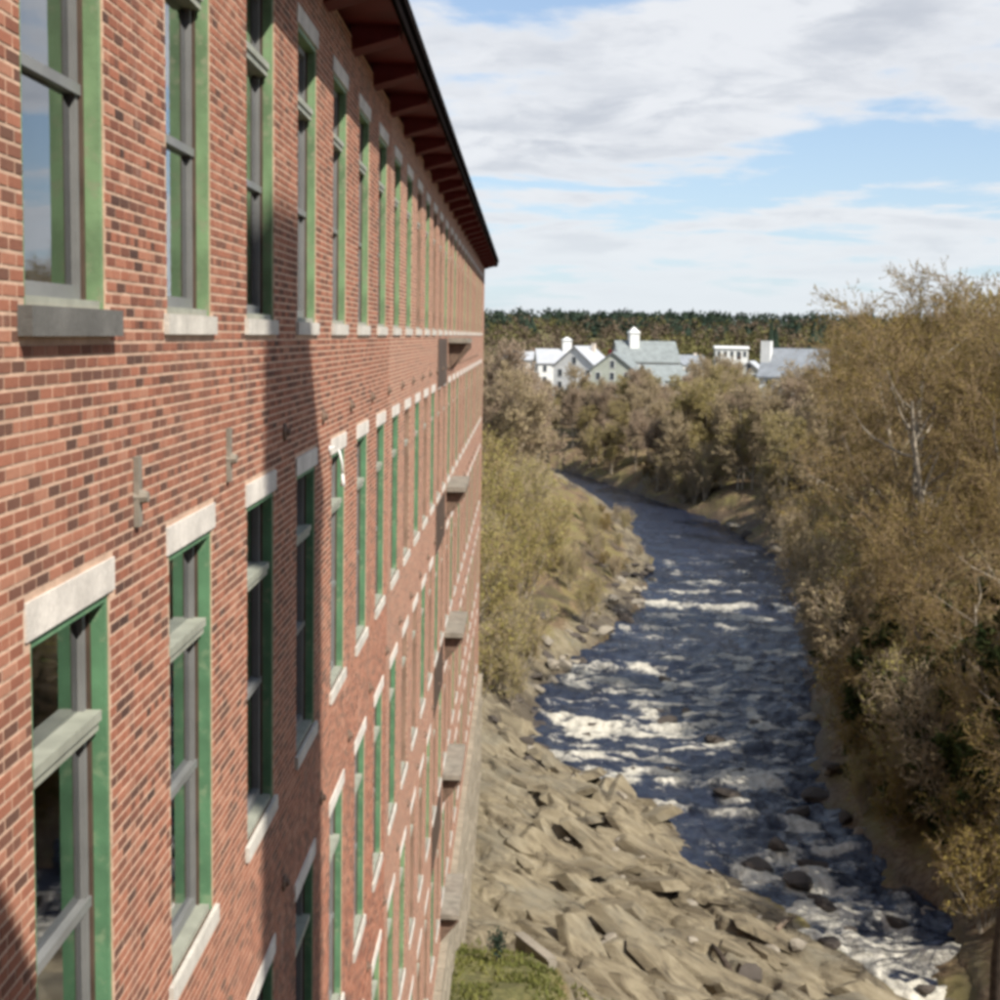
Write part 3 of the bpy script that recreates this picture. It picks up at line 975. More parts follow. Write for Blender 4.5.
rf.add([(EX + 0.04, YBEG, ZTOP + 0.37), (EX + 0.04, YEND + 0.4, ZTOP + 0.37), (WP - 9, YEND + 0.4, ZTOP + 2.4), (WP - 9, YBEG, ZTOP + 2.4),
        (EX + 0.04, YBEG, ZTOP + 0.45), (EX + 0.04, YEND + 0.4, ZTOP + 0.45), (WP - 9, YEND + 0.4, ZTOP + 2.5), (WP - 9, YBEG, ZTOP + 2.5)],
       [(0, 1, 2, 3), (7, 6, 5, 4), (0, 4, 5, 1), (1, 5, 6, 2), (2, 6, 7, 3), (3, 7, 4, 0)])
mpart(rf, 'roof', M['slate'])

# ---- loading platforms of the hoist bay, one on every floor
for r in range(5):
    zt = -0.10 - r * S
    pf = MB().box(WP - 0.05, WP + 0.56, 42.2, 45.6, zt - 0.14, zt)
    po = mpart(pf, 'loading_platform', M['platform'])
    for yb_ in (42.5, 44.0, 45.3):
        br = MB()
        br.add([(WP, yb_ - .08, zt - 0.16), (WP, yb_ + .08, zt - 0.16), (WP + 0.55, yb_ - .08, zt - 0.16), (WP + 0.55, yb_ + .08, zt - 0.16),
                (WP, yb_ - .08, zt - 0.95), (WP, yb_ + .08, zt - 0.95), (WP + 0.55, yb_ - .08, zt - 0.3), (WP + 0.55, yb_ + .08, zt - 0.3)],
               [(0, 2, 3, 1), (4, 5, 7, 6), (0, 1, 5, 4), (2, 6, 7, 3), (0, 4, 6, 2), (1, 3, 7, 5)])
        o = put('bracket', br.mesh('bracket', M['iron']), po)

for r in range(4):
    mpart(MB().box(WP - 0.02, WP + 0.025, 37.3, 41.3, -1.36 - r * S, -0.12 - r * S), 'dark_strip', M['brown'])  # plain dark brown strip added flat on the wall between window rows

# ------------------------------------------------------------------ the cross wing and its chimney behind the viewer
wing = empty('cross_wing', (4, -6, ZFND))
tag(wing, 'brick cross wing of the mill standing at right angles to it', 'mill wing')
wb = Vector((4, -6, ZFND))


def wpart(mb, name, mat):
    o = put(name, mb.mesh(name, mat), wing); o.location = -wb; return o


wpart(MB().box(WP, 11.2, -11.5, -0.5, -26, 6.7), 'wall', M['brickwork'])
wpart(MB().box(WP, 11.4, -11.7, -0.5, 6.7, 7.13), 'cornice', M['fascia'])
chim = empty('chimney_stack', (13.1, -1.55, -26))
tag(chim, 'tall square brick chimney at the river end of the cross wing', 'chimney')
ch = MB()


def frus(mb, cx, cy, h0, h1, z0, z1):
    v = [(cx - h0, cy - h0, z0), (cx + h0, cy - h0, z0), (cx + h0, cy + h0, z0), (cx - h0, cy + h0, z0),
         (cx - h1, cy - h1, z1), (cx + h1, cy - h1, z1), (cx + h1, cy + h1, z1), (cx - h1, cy + h1, z1)]
    mb.add(v, [(3, 2, 1, 0), (4, 5, 6, 7), (0, 1, 5, 4), (1, 2, 6, 5), (2, 3, 7, 6), (3, 0, 4, 7)])


frus(ch, 13.1, -1.55, 1.5, 0.88, -26, 21.9)
co_ = put('shaft', ch.mesh('shaft', M['brickwork']), chim); co_.location = (-13.1, 1.55, 26)
c2 = MB(); frus(c2, 13.1, -1.55, 0.88, 1.0, 21.903, 22.6)
co_ = put('cap', c2.mesh('cap', M['foundation']), chim); co_.location = (-13.1, 1.55, 26)


# ------------------------------------------------------------------ trees
def grow(seed, H, r0_, nc, lens, angs, nseg, wig, up, start, stems=1, lean=(0, 0), buds=8, bsize=0.1, minr=0.01, tip_only=True):
    g = np.random.default_rng(seed)
    segs = []; bud = []
    LV = len(nc)

    def perp(d):
        a = g.normal(size=3); a -= d * a.dot(d)
        return a / (np.linalg.norm(a) + 1e-9)

    def branch(p, d, length, r, lv):
        pts = [p]; n = nseg[lv]; st = length / n
        for i in range(n):
            d = d + g.normal(size=3) * wig[lv] + np.array([0, 0, up[lv]])
            d = d / np.linalg.norm(d)
            q = p + d * st
            t0_, t1_ = i / n, (i + 1) / n
            segs.append((p, q, max(r * (1 - 0.75 * t0_), minr), max(r * (1 - 0.75 * t1_), minr * 0.7), lv))
            p = q; pts.append(p)
        if lv >= LV - 1 or (lv == LV - 2):
            nb = buds if lv >= LV - 1 else buds // 2
            for _ in range(nb):
                t = g.uniform(0.15, 1.0) * n; i = min(int(t), n - 1)
                bud.append(pts[i] + (pts[i + 1] - pts[i]) * (t - i) + g.normal(size=3) * bsize * 0.6)
        if lv < LV - 1:
            k = max(1, int(round(nc[lv] * g.uniform(0.8, 1.2))))
            for j in range(k):
                fr_ = start[lv] + (1 - start[lv]) * (j + g.uniform(0, 1)) / k
                t = min(fr_, 0.999) * n; i = int(t)
                pp = pts[i] + (pts[i + 1] - pts[i]) * (t - i)
                dd = (pts[i + 1] - pts[i]); dd = dd / np.linalg.norm(dd)
                an = angs[lv] * g.uniform(0.7, 1.25)
                nd = dd * math.cos(an) + perp(dd) * math.sin(an)
                ll = lens[lv + 1] * H * g.uniform(0.7, 1.2) * (1.15 - 0.55 * fr_ if lv == 0 else 1.1 - 0.45 * fr_)
                branch(pp, nd, ll, r * (1 - 0.7 * fr_) * (0.55 if lv == 0 else 0.6), lv + 1)

    for s_ in range(stems):
        a = g.uniform(0, 6.28); q = 0.0 if stems == 1 else g.uniform(0.15, 0.5)
        d = np.array([lean[0] + math.cos(a) * q, lean[1] + math.sin(a) * q, 1.0]); d /= np.linalg.norm(d)
        branch(np.array([math.cos(a) * q * 0.4, math.sin(a) * q * 0.4, -0.4]), d, lens[0] * H, r0_ * (1 if stems == 1 else g.uniform(0.6, 1)), 0)
    return segs, np.array(bud), g


def seg_mesh(mb, segs, k, mi=0):
    if not segs:
        return
    P0 = np.array([s[0] for s in segs]); P1 = np.array([s[1] for s in segs])
    R0_ = np.array([s[2] for s in segs]); R1_ = np.array([s[3] for s in segs])
    d = P1 - P0; d /= np.linalg.norm(d, axis=1, keepdims=True)
    ref = np.where(np.abs(d[:, 2:3]) < 0.9, np.array([[0, 0, 1.0]]), np.array([[1.0, 0, 0]]))
    a = np.cross(d, ref); a /= np.linalg.norm(a, axis=1, keepdims=True)
    b = np.cross(d, a)
    th = np.arange(k) * 2 * math.pi / k
    ring = a[:, None] * np.cos(th)[None, :, None] + b[:, None] * np.sin(th)[None, :, None]
    V = np.concatenate([P0[:, None] + ring * R0_[:, None, None], P1[:, None] + ring * R1_[:, None, None]], 1).reshape(-1, 3)
    f = np.array([(j, (j + 1) % k, k + (j + 1) % k, k + j) for j in range(k)])
    mb.addq(V, ((np.arange(len(segs)) * 2 * k)[:, None, None] + f[None]).reshape(-1, 4), mi)


def bud_mesh(mb, P, g, size, mi=1):
    n = len(P)
    if n == 0:
        return
    a = g.normal(size=(n, 3)); a /= np.linalg.norm(a, axis=1, keepdims=True)
    b = g.normal(size=(n, 3)); b -= a * (a * b).sum(1, keepdims=True); b /= np.linalg.norm(b, axis=1, keepdims=True)
    s = size * g.uniform(0.5, 1.35, size=(n, 1))
    V = np.stack([P - a * s, P - b * s * 0.5, P + a * s, P + b * s * 0.5], 1).reshape(-1, 3)
    mb.addq(V, (np.arange(n) * 4)[:, None] + np.arange(4)[None], mi)


def tree_meshes(seed, bark, twig, budm, bsize, **kw):
    segs, buds, g = grow(seed, bsize=bsize, **kw)
    tm = MB()
    seg_mesh(tm, [s for s in segs if s[4] == 0], 9)
    seg_mesh(tm, [s for s in segs if s[4] == 1], 6)
    cmb = MB()
    seg_mesh(cmb, [s for s in segs if s[4] == 2], 4)
    seg_mesh(cmb, [s for s in segs if s[4] >= 3], 3)
    bud_mesh(cmb, buds, g, bsize)
    return tm.mesh('trunk', bark, True), cmb.mesh('crown', [twig, budm])


def place_tree(name, meshes, x, y, rz, sc, label, cat, group=None, z=None, tilt=None):
    zz = ground_z(x, y) if z is None else z
    o = put(name, None, None, (x, y, zz), rz, sc)
    if tilt: o.rotation_euler = (tilt[0], tilt[1], rz)
    put('trunk', meshes[0], o)
    put('crown', meshes[1], o)
    return tag(o, label, cat, group)


big_kw = dict(nc=[15, 8, 7, 6, 0], lens=[0.88, 0.40, 0.20, 0.105, 0.055], angs=[1.0, 0.75, 0.7, 0.7], nseg=[9, 6, 4, 3, 2], wig=[0.05, 0.12, 0.16, 0.2, 0.22],
              up=[0.02, 0.07, 0.05, 0.06, 0.05], start=[0.16, 0.2, 0.15, 0.1])
hero = tree_meshes(11, M['bark'], M['twig'], M['bud_olive'], 0.085, H=27.0, r0_=0.46, buds=5, minr=0.015, **{**big_kw, 'nc': [16, 8, 7, 7, 0]})
heroB = tree_meshes(23, M['bark'], M['twig'], M['bud_olive'], 0.085, H=26.0, r0_=0.42, buds=7, minr=0.015, **{**big_kw, 'nc': [14, 7, 7, 6, 0]})
heroC = tree_meshes(31, M['bark'], M['twig'], M['bud_olive'], 0.085, H=24.0, r0_=0.34, buds=4, minr=0.016, **{**big_kw, 'nc': [13, 7, 6, 6, 0], 'start': [0.10, 0.2, 0.15, 0.1]})
mid_kw = dict(nc=[12, 6, 6, 4, 0], lens=[0.9, 0.34, 0.18, 0.10, 0.06], angs=[0.85, 0.7, 0.7, 0.7], nseg=[7, 4, 3, 2, 2], wig=[0.05, 0.12, 0.16, 0.2, 0.2],
              up=[0.02, 0.09, 0.07, 0.06, 0.04], start=[0.2, 0.2, 0.15, 0.1])
midA = tree_meshes(41, M['bark'], M['twig_grey'], M['bud_tan'], 0.17, H=18.0, r0_=0.24, buds=5, minr=0.024, **mid_kw)
midB = tree_meshes(42, M['bark'], M['twig_grey'], M['bud_rose'], 0.17, H=17.0, r0_=0.22, buds=4, minr=0.026, **mid_kw)
midC = tree_meshes(43, M['bark'], M['twig_grey'], M['bud_moss'], 0.17, H=18.0, r0_=0.24, buds=6, minr=0.024, **mid_kw)
sap_kw = dict(nc=[9, 6, 5, 0], lens=[0.8, 0.36, 0.17, 0.09], angs=[0.6, 0.6, 0.7], nseg=[6, 4, 3, 2], wig=[0.07, 0.12, 0.18, 0.2],
              up=[0.05, 0.12, 0.08, 0.05], start=[0.12, 0.15, 0.1])
sapA = tree_meshes(51, M['bark'], M['twig'], M['bud_lime'], 0.10, H=9.0, r0_=0.10, stems=4, buds=3, minr=0.014, **sap_kw)
sapB = tree_meshes(52, M['bark'], M['twig_grey'], M['bud_lime'], 0.10, H=8.0, r0_=0.08, stems=5, buds=2, minr=0.014, **sap_kw)
sapC = tree_meshes(53, M['bark'], M['twig'], M['bud_olive'], 0.10, H=6.0, r0_=0.06, stems=6, buds=2, minr=0.012, **sap_kw)
sapD = tree_meshes(54, M['bark'], M['twig_grey'], M['bud_tan'], 0.10, H=9.0, r0_=0.09, stems=3, buds=4, minr=0.014, **sap_kw)

# right bank
place_tree('riverside_tree', hero, 30.0, 86.0, 0.4, 0.87, 'tallest olive-budding tree at the right edge of the picture', 'tree')
RB = [(heroC, 23.4, 69, 1.9, 0.50, 'low tree with pale tangled limbs nearest on the right bank'),
      (heroB, 25.5, 75, 5.0, 0.56, 'short spreading tree in the dark tangle left of the tallest tree'),
      (heroC, 22.4, 79, 3.3, 0.55, 'low grey-twigged tree overhanging the rapids behind the dirt bank'),
      (heroB, 26.0, 91, 4.4, 0.84, 'olive-brown tree whose crown ends below the grey-roofed house'),
      (heroC, 28.0, 103, 0.7, 1.0, 'spreading grey-twigged tree above the dark water on the right bank'),
      (heroB, 31.8, 118, 5.3, 0.90, 'budding tree on the right bank beside the first long white ripple'),
      (heroC, 36.0, 136, 2.4, 0.93, 'leaning bank tree where the river narrows upstream on the right'),
      (heroB, 38.5, 154, 0.2, 0.62, 'farthest of the big olive trees along the right bank')]
for (ms, x, y, rz, sc, lb) in RB:
    place_tree('riverside_tree', ms, x, y, rz, sc, lb, 'tree', 'big trees along the right bank')
for i, (x, y) in enumerate([(29, 66), (32, 76), (36, 98), (38, 110), (43, 124), (47, 142)]):
    place_tree('background_tree', [heroB, heroC, midC][i % 3], x, y, i * 1.3, (0.6, 0.78, 1.30, 0.88, 0.98, 1.3)[i],
               'budding tree in the second row up the right bank, %s going upstream' % ('nearest', 'second', 'third', 'fourth', 'fifth', 'farthest')[i], 'tree', 'trees up the right bank slope')
# broken dead trunk at the right edge, beside the chute
sn = empty('dead_trunk', (18.45, 53.3, ground_z(18.45, 53.3)))
tag(sn, 'broken dark dead trunk beside the white chute at the bottom right corner', 'dead tree')
MB().tube([(0, 0, -1.5), (0.03, 0, 1.5), (-0.02, 0.05, 3.5), (0.05, 0, 5.2), (0.10, 0.05, 6.2)], [0.50, 0.42, 0.38, 0.34, 0.20], 11).build('trunk', M['bark_dark'], sn, True)
MB().tube([(0, 0, 4.3), (0.7, -0.2, 5.0), (1.3, -0.3, 5.9)], [0.14, 0.1, 0.04], 7).build('branch', M['bark_dark'], sn, True)
ORD = 'nearest second third fourth fifth sixth seventh eighth ninth tenth eleventh twelfth thirteenth fourteenth fifteenth sixteenth seventeenth eighteenth nineteenth twentieth'.split()
for i, (x, y, s_) in enumerate([(21.0, 63.5, 0.9), (21.4, 69.5, 1.0), (20.5, 75, 1.1), (20.6, 82, 1.15), (21.6, 88, 1.1), (22.5, 95, 1.2), (24, 103, 1.1), (23.8, 110, 1.2), (26, 118, 1.1)]):
    place_tree('bank_shrub', [sapC, sapD, sapB][i % 3], x, y, i * 2.1, s_, 'tangled bare shrub under the right bank trees, %s one going upstream' % ORD[i], 'shrub', 'shrubs under the right bank trees')

# two trees up the bank just past the right edge, and low evergreens in the tangle
for (x, y, sc, lb) in ((24.5, 56.5, 0.62, 'tree on the near right bank shading the bottom of the rapids'), (26.0, 62.5, 0.66, 'second tree on the near right bank shading the rapids')):
    place_tree('riverside_tree', heroB, x, y, y, sc, lb, 'tree', 'big trees along the right bank')
ev_kw = dict(nc=[16, 7, 5, 0], lens=[0.95, 0.38, 0.14, 0.07], angs=[1.25, 0.8, 0.7], nseg=[6, 4, 2, 2], wig=[0.03, 0.08, 0.15, 0.2], up=[0.03, 0.02, 0.0, 0.0], start=[0.08, 0.15, 0.1])
M['hemlock'] = mat_leaf('hemlock_needles', (0.030, 0.045, 0.018), (0.075, 0.085, 0.03), 0.15)
ever = tree_meshes(61, M['bark_dark'], M['bark_dark'], M['hemlock'], 0.16, H=6.5, r0_=0.12, buds=12, minr=0.012, **ev_kw)
for i, (x, y, s_) in enumerate([(24.5, 63.0, 1.1), (22.9, 66.0, 1.1), (23.6, 70.5, 1.3), (22.4, 74.5, 1.25), (25.5, 77.0, 1.5), (22.0, 80.0, 1.2), (24.0, 84.5, 1.3), (23.0, 89.0, 1.2), (25.5, 68.0, 1.5)]):
    place_tree('evergreen_shrub', ever, x - 1.3, y, i * 1.9, s_, 'dark green evergreen in the tangle above the dirt bank, %s going upstream' % ORD[i], 'evergreen', 'evergreens on the right bank')
g5 = np.random.default_rng(77)
for i in range(34):
    y = g5.uniform(140, 232)
    place_tree('bend_shrub', [sapD, sapC, sapB][i % 3], float(xr(y)) + g5.uniform(0.6, 6), y, i * 1.3, g5.uniform(0.55, 0.95), 'bare waterside shrub on the right bank below the far bend', 'shrub', 'waterside shrubs below the far bend')
for i in range(40):
    y = g5.uniform(93, 190)
    place_tree('waterside_shrub', [sapC, sapD, sapB][i % 3], float(xl(y)) - g5.uniform(0.8, 7.5), y, i * 1.3, g5.uniform(0.3, 0.6) if y < 138 else g5.uniform(0.2, 0.36), 'low bare shrub on the left bank between rocks and young trees', 'shrub', 'low shrubs on the left bank')

g9 = np.random.default_rng(61)
for i in range(30):
    y = g9.uniform(60, 128); x = float(xr(y)) + g9.uniform(0.7, 3.2)
    place_tree('thicket_shrub', [sapC, sapD, sapC, sapB][i % 4], x, y, i * 2.3, g9.uniform(0.45, 0.85), 'bare thicket shrub crowding the right waterline', 'shrub', 'thicket along the right waterline')
for i, (x, y, s_) in enumerate([(21.2, 70.0, 0.8), (20.6, 78.0, 0.85), (21.5, 86.5, 0.9), (22.8, 95.0, 1.0), (24.6, 105.0, 1.0)]):
    place_tree('evergreen_shrub', ever, x, y, i * 2.7, s_, 'low dark evergreen leaning over the right waterline, %s going upstream' % ORD[i], 'evergreen', 'evergreens on the right bank')

# far bend of the river, trees in front of the town
g2 = np.random.default_rng(5)
for i in range(78):
    y = 174 + 60 * g2.random() if i < 40 else 240 + 62 * g2.random()
    if i < 40:
        x = float(xr(y)) + 1.5 + 19 * g2.random()
    else:
        x = max(float(xr(y)), 4.0) + 1 + 36 * g2.random()
    ms = [midA, midC, midA, midB][i % 4]
    place_tree('grove_tree', ms, x, y, g2.uniform(0, 6.28), g2.uniform(0.6, 0.82) if i < 40 else g2.uniform(0.45, 0.62), 'thin grey-brown tree in the grove right of the far river bend', 'tree', 'grove at the far river bend')
for i in range(22):
    y = 165 + 110 * g2.random()
    x = float(xl(y)) - (12 if y < 225 else 6) - 24 * g2.random()
    big_ = 1.6 if x < 2 else 1.0
    ms = [midB, midA, midB][i % 3]
    place_tree('bank_tree', ms, x, y, g2.uniform(0, 6.28), g2.uniform(0.42, 0.66) * big_, 'bare reddish-grey tree on the left bank near the river bend', 'tree', 'bare trees on the left bank')
# yellow-green young trees on the left bank just past the mill
LB = [(-2.6, 90, 0.7, sapA), (-1.2, 97, 0.75, sapB), (0.2, 106, 0.7, sapB), (-3.5, 104, 0.95, sapA), (-0.8, 113, 0.9, sapA), (-4.0, 118, 1.0, sapB),
      (0.5, 124, 0.95, sapA), (-2.5, 131, 1.05, sapA), (3.0, 138, 0.8, sapA), (-1.0, 146, 1.1, sapB), (1.5, 158, 1.0, sapB), (-5, 140, 1.2, sapA), (-4.5, 158, 1.2, sapA), (0.0, 170, 1.1, sapD)]
LB.sort(key=lambda q: q[1])
for i, (x, y, s_, ms) in enumerate(LB):
    place_tree('bank_sapling', ms, x, y, i * 1.7, s_, 'yellow-green budding young tree on the left bank, %s from the mill corner' % ORD[i], 'young tree', 'young trees on the left bank')

# ------------------------------------------------------------------ far woods
pine_v = []


def pine(mb, x, y, z, h, r, g):
    k = 7
    for j in range(6):
        t = j / 6
        zb_ = z + h * (0.10 + 0.80 * t); rr = r * (1 - t) ** 0.8 * g.uniform(0.8, 1.15)
        th = np.arange(k) * 2 * math.pi / k + g.uniform(0, 6)
        rad = rr * g.uniform(0.65, 1.15, k)
        V = np.stack([x + np.cos(th) * rad, y + np.sin(th) * rad, np.full(k, zb_) - g.uniform(0, 0.06, k) * h], -1)
        V = np.concatenate([V, [[x + g.normal() * 0.1, y, zb_ + h * 0.24]]])
        mb.add(V, [(i, (i + 1) % k, k) for i in range(k)])


def roundtree(mb, x, y, z, h, r, g, n=34):
    u = g.normal(size=(n, 3)); u /= np.linalg.norm(u, axis=1, keepdims=True)
    P = np.array([x, y, z + h * 0.58]) + u * np.array([r, r, h * 0.42]) * g.uniform(0.4, 1.0, (n, 1))
    bud_mesh(mb, P, g, 0.25 * r, 0)


g3 = np.random.default_rng(9)
pm = MB(); dm = MB(); dm2 = MB()
for i in range(1500):
    y = g3.uniform(800, 1300); x = g3.uniform(-160, 0.34 * y)
    az_ = x / y
    if g3.random() < (0.62 if az_ > 0.135 else 0.08) + (0.45 if az_ < 0.02 else 0):
        continue
    if g3.random() < 0.55:
        roundtree(pm, x, y, ground_z(x, y) - 1, g3.uniform(9, 14), g3.uniform(4.5, 7), g3, 40)
        continue
    hz_ = float(vnoise(np.array([x * 0.03]), np.array([y * 0.01]))[0]) ** 1.3
    pine(pm, x, y, ground_z(x, y) - 1, g3.uniform(6, 8) + 9 * hz_, g3.uniform(4.0, 6.5), g3)
for i in range(1700):
    y = g3.uniform(455, 950); x = g3.uniform(-130, 0.36 * y)
    nz = float(vnoise(np.array([x * 0.012]), np.array([y * 0.012]))[0])
    roundtree(dm if g3.random() < 0.25 + 0.8 * nz else dm2, x, y, ground_z(x, y) - 1, g3.uniform(7, 12), g3.uniform(3, 5.2), g3, 46)
M['wood_a'] = mat_leaf('far_woods_brown', (0.095, 0.072, 0.052), (0.15, 0.115, 0.08), 0.2)
M['wood_b'] = mat_leaf('far_woods_green', (0.085, 0.08, 0.035), (0.145, 0.13, 0.055), 0.2)
tag(pm.build('far_pine_wood', M['needle']), 'dark green pine wood along the skyline', 'wood', kind='stuff')
tag(dm.build('far_bare_wood', M['wood_a']), 'brown leafless woods on the rise behind the town', 'wood', kind='stuff')
tag(dm2.build('far_budding_wood', M['wood_b']), 'yellow-green budding woods on the rise behind the town', 'wood', kind='stuff')


# ------------------------------------------------------------------ the town
def at(px, py, y):
    a0, b0 = px - 500, py - 500
    d = fwd * FPX + cr * a0 - cu * b0
    return d * (y / d.y)


win_me = MB().box(-0.62, 0.62, -0.07, 0.0, -0.95, 0.95).mesh('window', M['wht'])
pane_me = MB().box(-0.48, 0.48, -0.10, -0.071, -0.8, 0.8).mesh('pane', M['dark_glass'])
door_me = MB().box(-0.6, 0.6, -0.08, 0.0, 0.0, 2.1).mesh('door', M['brown'])


def house(name, label, px, ptop, y, w_, d_, hw, hr, rz, wallm, roofm, gable='x', rows=2, cols=3, scols=3, chimney=None, cat='house', tower=None):
    """ridge along local x if gable == 'x'; front faces local -y; ptop = the picture height of the ridge"""
    p = at(px, ptop, y)
    zr = p.z
    zb_ = zr - hw - hr
    o = empty(name, (p.x, y, zb_), rz)
    tag(o, label, cat)
    drop_ = 8.0
    m = MB().box(-w_ / 2, w_ / 2, -d_ / 2, d_ / 2, -drop_, hw)
    if gable == 'x':
        m.add([(-w_ / 2, -d_ / 2, hw + .002), (-w_ / 2, d_ / 2, hw + .002), (-w_ / 2, 0, hw + hr), (w_ / 2, -d_ / 2, hw + .002), (w_ / 2, d_ / 2, hw + .002), (w_ / 2, 0, hw + hr)], [(0, 2, 1), (3, 4, 5)])
    else:
        m.add([(-w_ / 2, -d_ / 2, hw + .002), (w_ / 2, -d_ / 2, hw + .002), (0, -d_ / 2, hw + hr), (-w_ / 2, d_ / 2, hw + .002), (w_ / 2, d_ / 2, hw + .002), (0, d_ / 2, hw + hr)], [(0, 1, 2), (3, 5, 4)])
    m.build('wall', wallm, o)
    e = 0.4
    rm = MB()
    if gable == 'x':
        sl = hr / (d_ / 2)
        for s_ in (-1, 1):
            A_ = [(-w_ / 2 - e, s_ * (d_ / 2 + e), hw - sl * e), (w_ / 2 + e, s_ * (d_ / 2 + e), hw - sl * e), (w_ / 2 + e, 0, hw + hr), (-w_ / 2 - e, 0, hw + hr)]
            rm.add([(x, y_, z + 0.03) for x, y_, z in A_] + [(x, y_, z + 0.28) for x, y_, z in A_], [(0, 1, 2, 3), (7, 6, 5, 4), (0, 4, 5, 1), (1, 5, 6, 2), (3, 7, 4, 0)])
    else:
        sl = hr / (w_ / 2)
        for s_ in (-1, 1):
            A_ = [(s_ * (w_ / 2 + e), -d_ / 2 - e, hw - sl * e), (s_ * (w_ / 2 + e), d_ / 2 + e, hw - sl * e), (0, d_ / 2 + e, hw + hr), (0, -d_ / 2 - e, hw + hr)]
            rm.add([(x, y_, z + 0.03) for x, y_, z in A_] + [(x, y_, z + 0.28) for x, y_, z in A_], [(0, 1, 2, 3), (7, 6, 5, 4), (0, 4, 5, 1), (1, 5, 6, 2), (3, 7, 4, 0)])
    ro_ = rm.build('roof', roofm, o)
    for r_ in range(rows):
        z = hw - 1.5 - r_ * 2.9
        for c in range(cols):
            x = (c + 0.5) / cols * w_ - w_ / 2
            q = put('window', win_me, o, (x, -d_ / 2 - 0.002, z)); put('pane', pane_me, q)
        for c in range(scols):
            yy_ = (c + 0.5) / scols * d_ - d_ / 2
            for s_, ang in ((-1, -math.pi / 2), (1, math.pi / 2)):
                q = put('window', win_me, o, (s_ * (w_ / 2 + 0.002), yy_, z), ang); put('pane', pane_me, q)
    if gable == 'y':
        q = put('window', win_me, o, (0, -d_ / 2 - 0.002, hw + hr * 0.32)); put('pane', pane_me, q)
    put('door', door_me, o, (w_ * 0.22, -d_ / 2 - 0.002, hw - 2.9 * rows - 0.2))
    if chimney:
        for (cx, cy, chh, cw, cm) in chimney:
            MB().box(cx - cw / 2, cx + cw / 2, cy - cw / 2, cy + cw / 2, hw, hw + hr + chh).build('chimney', cm, ro_)
    if tower:
        cx, cy, tw, th, sp = tower
        t = MB().box(cx - tw / 2, cx + tw / 2, cy - tw / 2, cy + tw / 2, hw * 0.5, hw + hr + th)
        tb = t.build('tower', M['wht'], o)
        s_ = MB()
        zt = hw + hr + th
        s_.add([(cx - tw * .62, cy - tw * .62, zt), (cx + tw * .62, cy - tw * .62, zt), (cx + tw * .62, cy + tw * .62, zt), (cx - tw * .62, cy + tw * .62, zt), (cx, cy, zt + sp)],
               [(3, 2, 1, 0), (0, 1, 4), (1, 2, 4), (2, 3, 4), (3, 0, 4)])
        s_.build('spire', M['wht'], tb)
    return o


# pixel scale at 350 m: about 4.2 px per metre
house('town_house', 'large white house with a pale broad roof facing the river', 584, 347, 352, 11, 10, 6.0, 4.6, R(-28), M['wht'], M['roof_pale'], 'y', 2, 3, 3, chimney=[(1.6, 2.0, 0.9, 0.8, M['beige'])])
house('town_house', 'pale green gabled house with rows of windows beside the large white one', 617, 353, 335, 9.5, 13, 6.5, 3.6, R(-12), M['palegreen'], M['roof_green'], 'y', 2, 3, 4, chimney=[(-1.4, -1.0, 0.8, 0.8, M['eave'])])
house('church', 'white church with a small spired tower and grey-green roof', 645, 342, 372, 15, 11, 6.0, 4.8, R(10), M['wht'], M['roof_green'], 'x', 2, 4, 3, cat='church', tower=(-3.2, -1.0, 2.4, 2.2, 1.6))
house('town_house', 'cream house with low side porch below the church', 662, 366, 325, 9, 8, 5.6, 3.0, R(24), M['cream'], M['roof_green'], 'x', 2, 3, 2)
house('town_house', 'white house with a small belvedere left of the large white house', 563, 350, 392, 14, 10, 6, 3.4, R(5), M['wht'], M['roof_pale'], 'x', 2, 4, 3, tower=(1.0, 0, 2.4, 2.6, 0.9))
house('town_house', 'beige long low house at the left end of the town by the mill', 526, 352, 425, 12, 8, 3.5, 2.2, R(-6), M['beige'], M['roof_pale'], 'x', 1, 5, 2, chimney=[(2.6, 0.4, 1.0, 0.8, M['eave'])])
house('warehouse', 'long flat bright white building between church and grey-roofed house', 731, 347, 440, 9.5, 8, 2.4, 0.5, R(-3), M['wht'], M['wht'], 'x', 1, 5, 2, cat='warehouse')
house('river_house', 'big grey-roofed house with a tall white chimney and white gable end', 797, 350, 262, 10.8, 9.5, 3.6, 4.6, R(-24), M['wht'], M['roof_grey'], 'x', 1, 3, 2, chimney=[(-5.0, -1.8, 1.5, 1.7, M['wht'])])
house('town_house', 'small white house below the big grey roof', 786, 385, 250, 5.4, 6, 4.4, 2.2, R(32), M['wht'], M['roof_pale'], 'y', 1, 2, 2)
house('garden_shed', 'little cream shed low among the trees beside the mill corner', 521, 391, 300, 5, 4, 1.2, 0.6, R(4), M['cream'], M['roof_pale'], 'x', 1, 1, 1, cat='shed')
house('town_house', 'cream porch house at the foot of the church hill', 648, 376, 305, 6, 6, 3.8, 2.2, R(-35), M['cream'], M['roof_green'], 'y', 1, 2, 2)

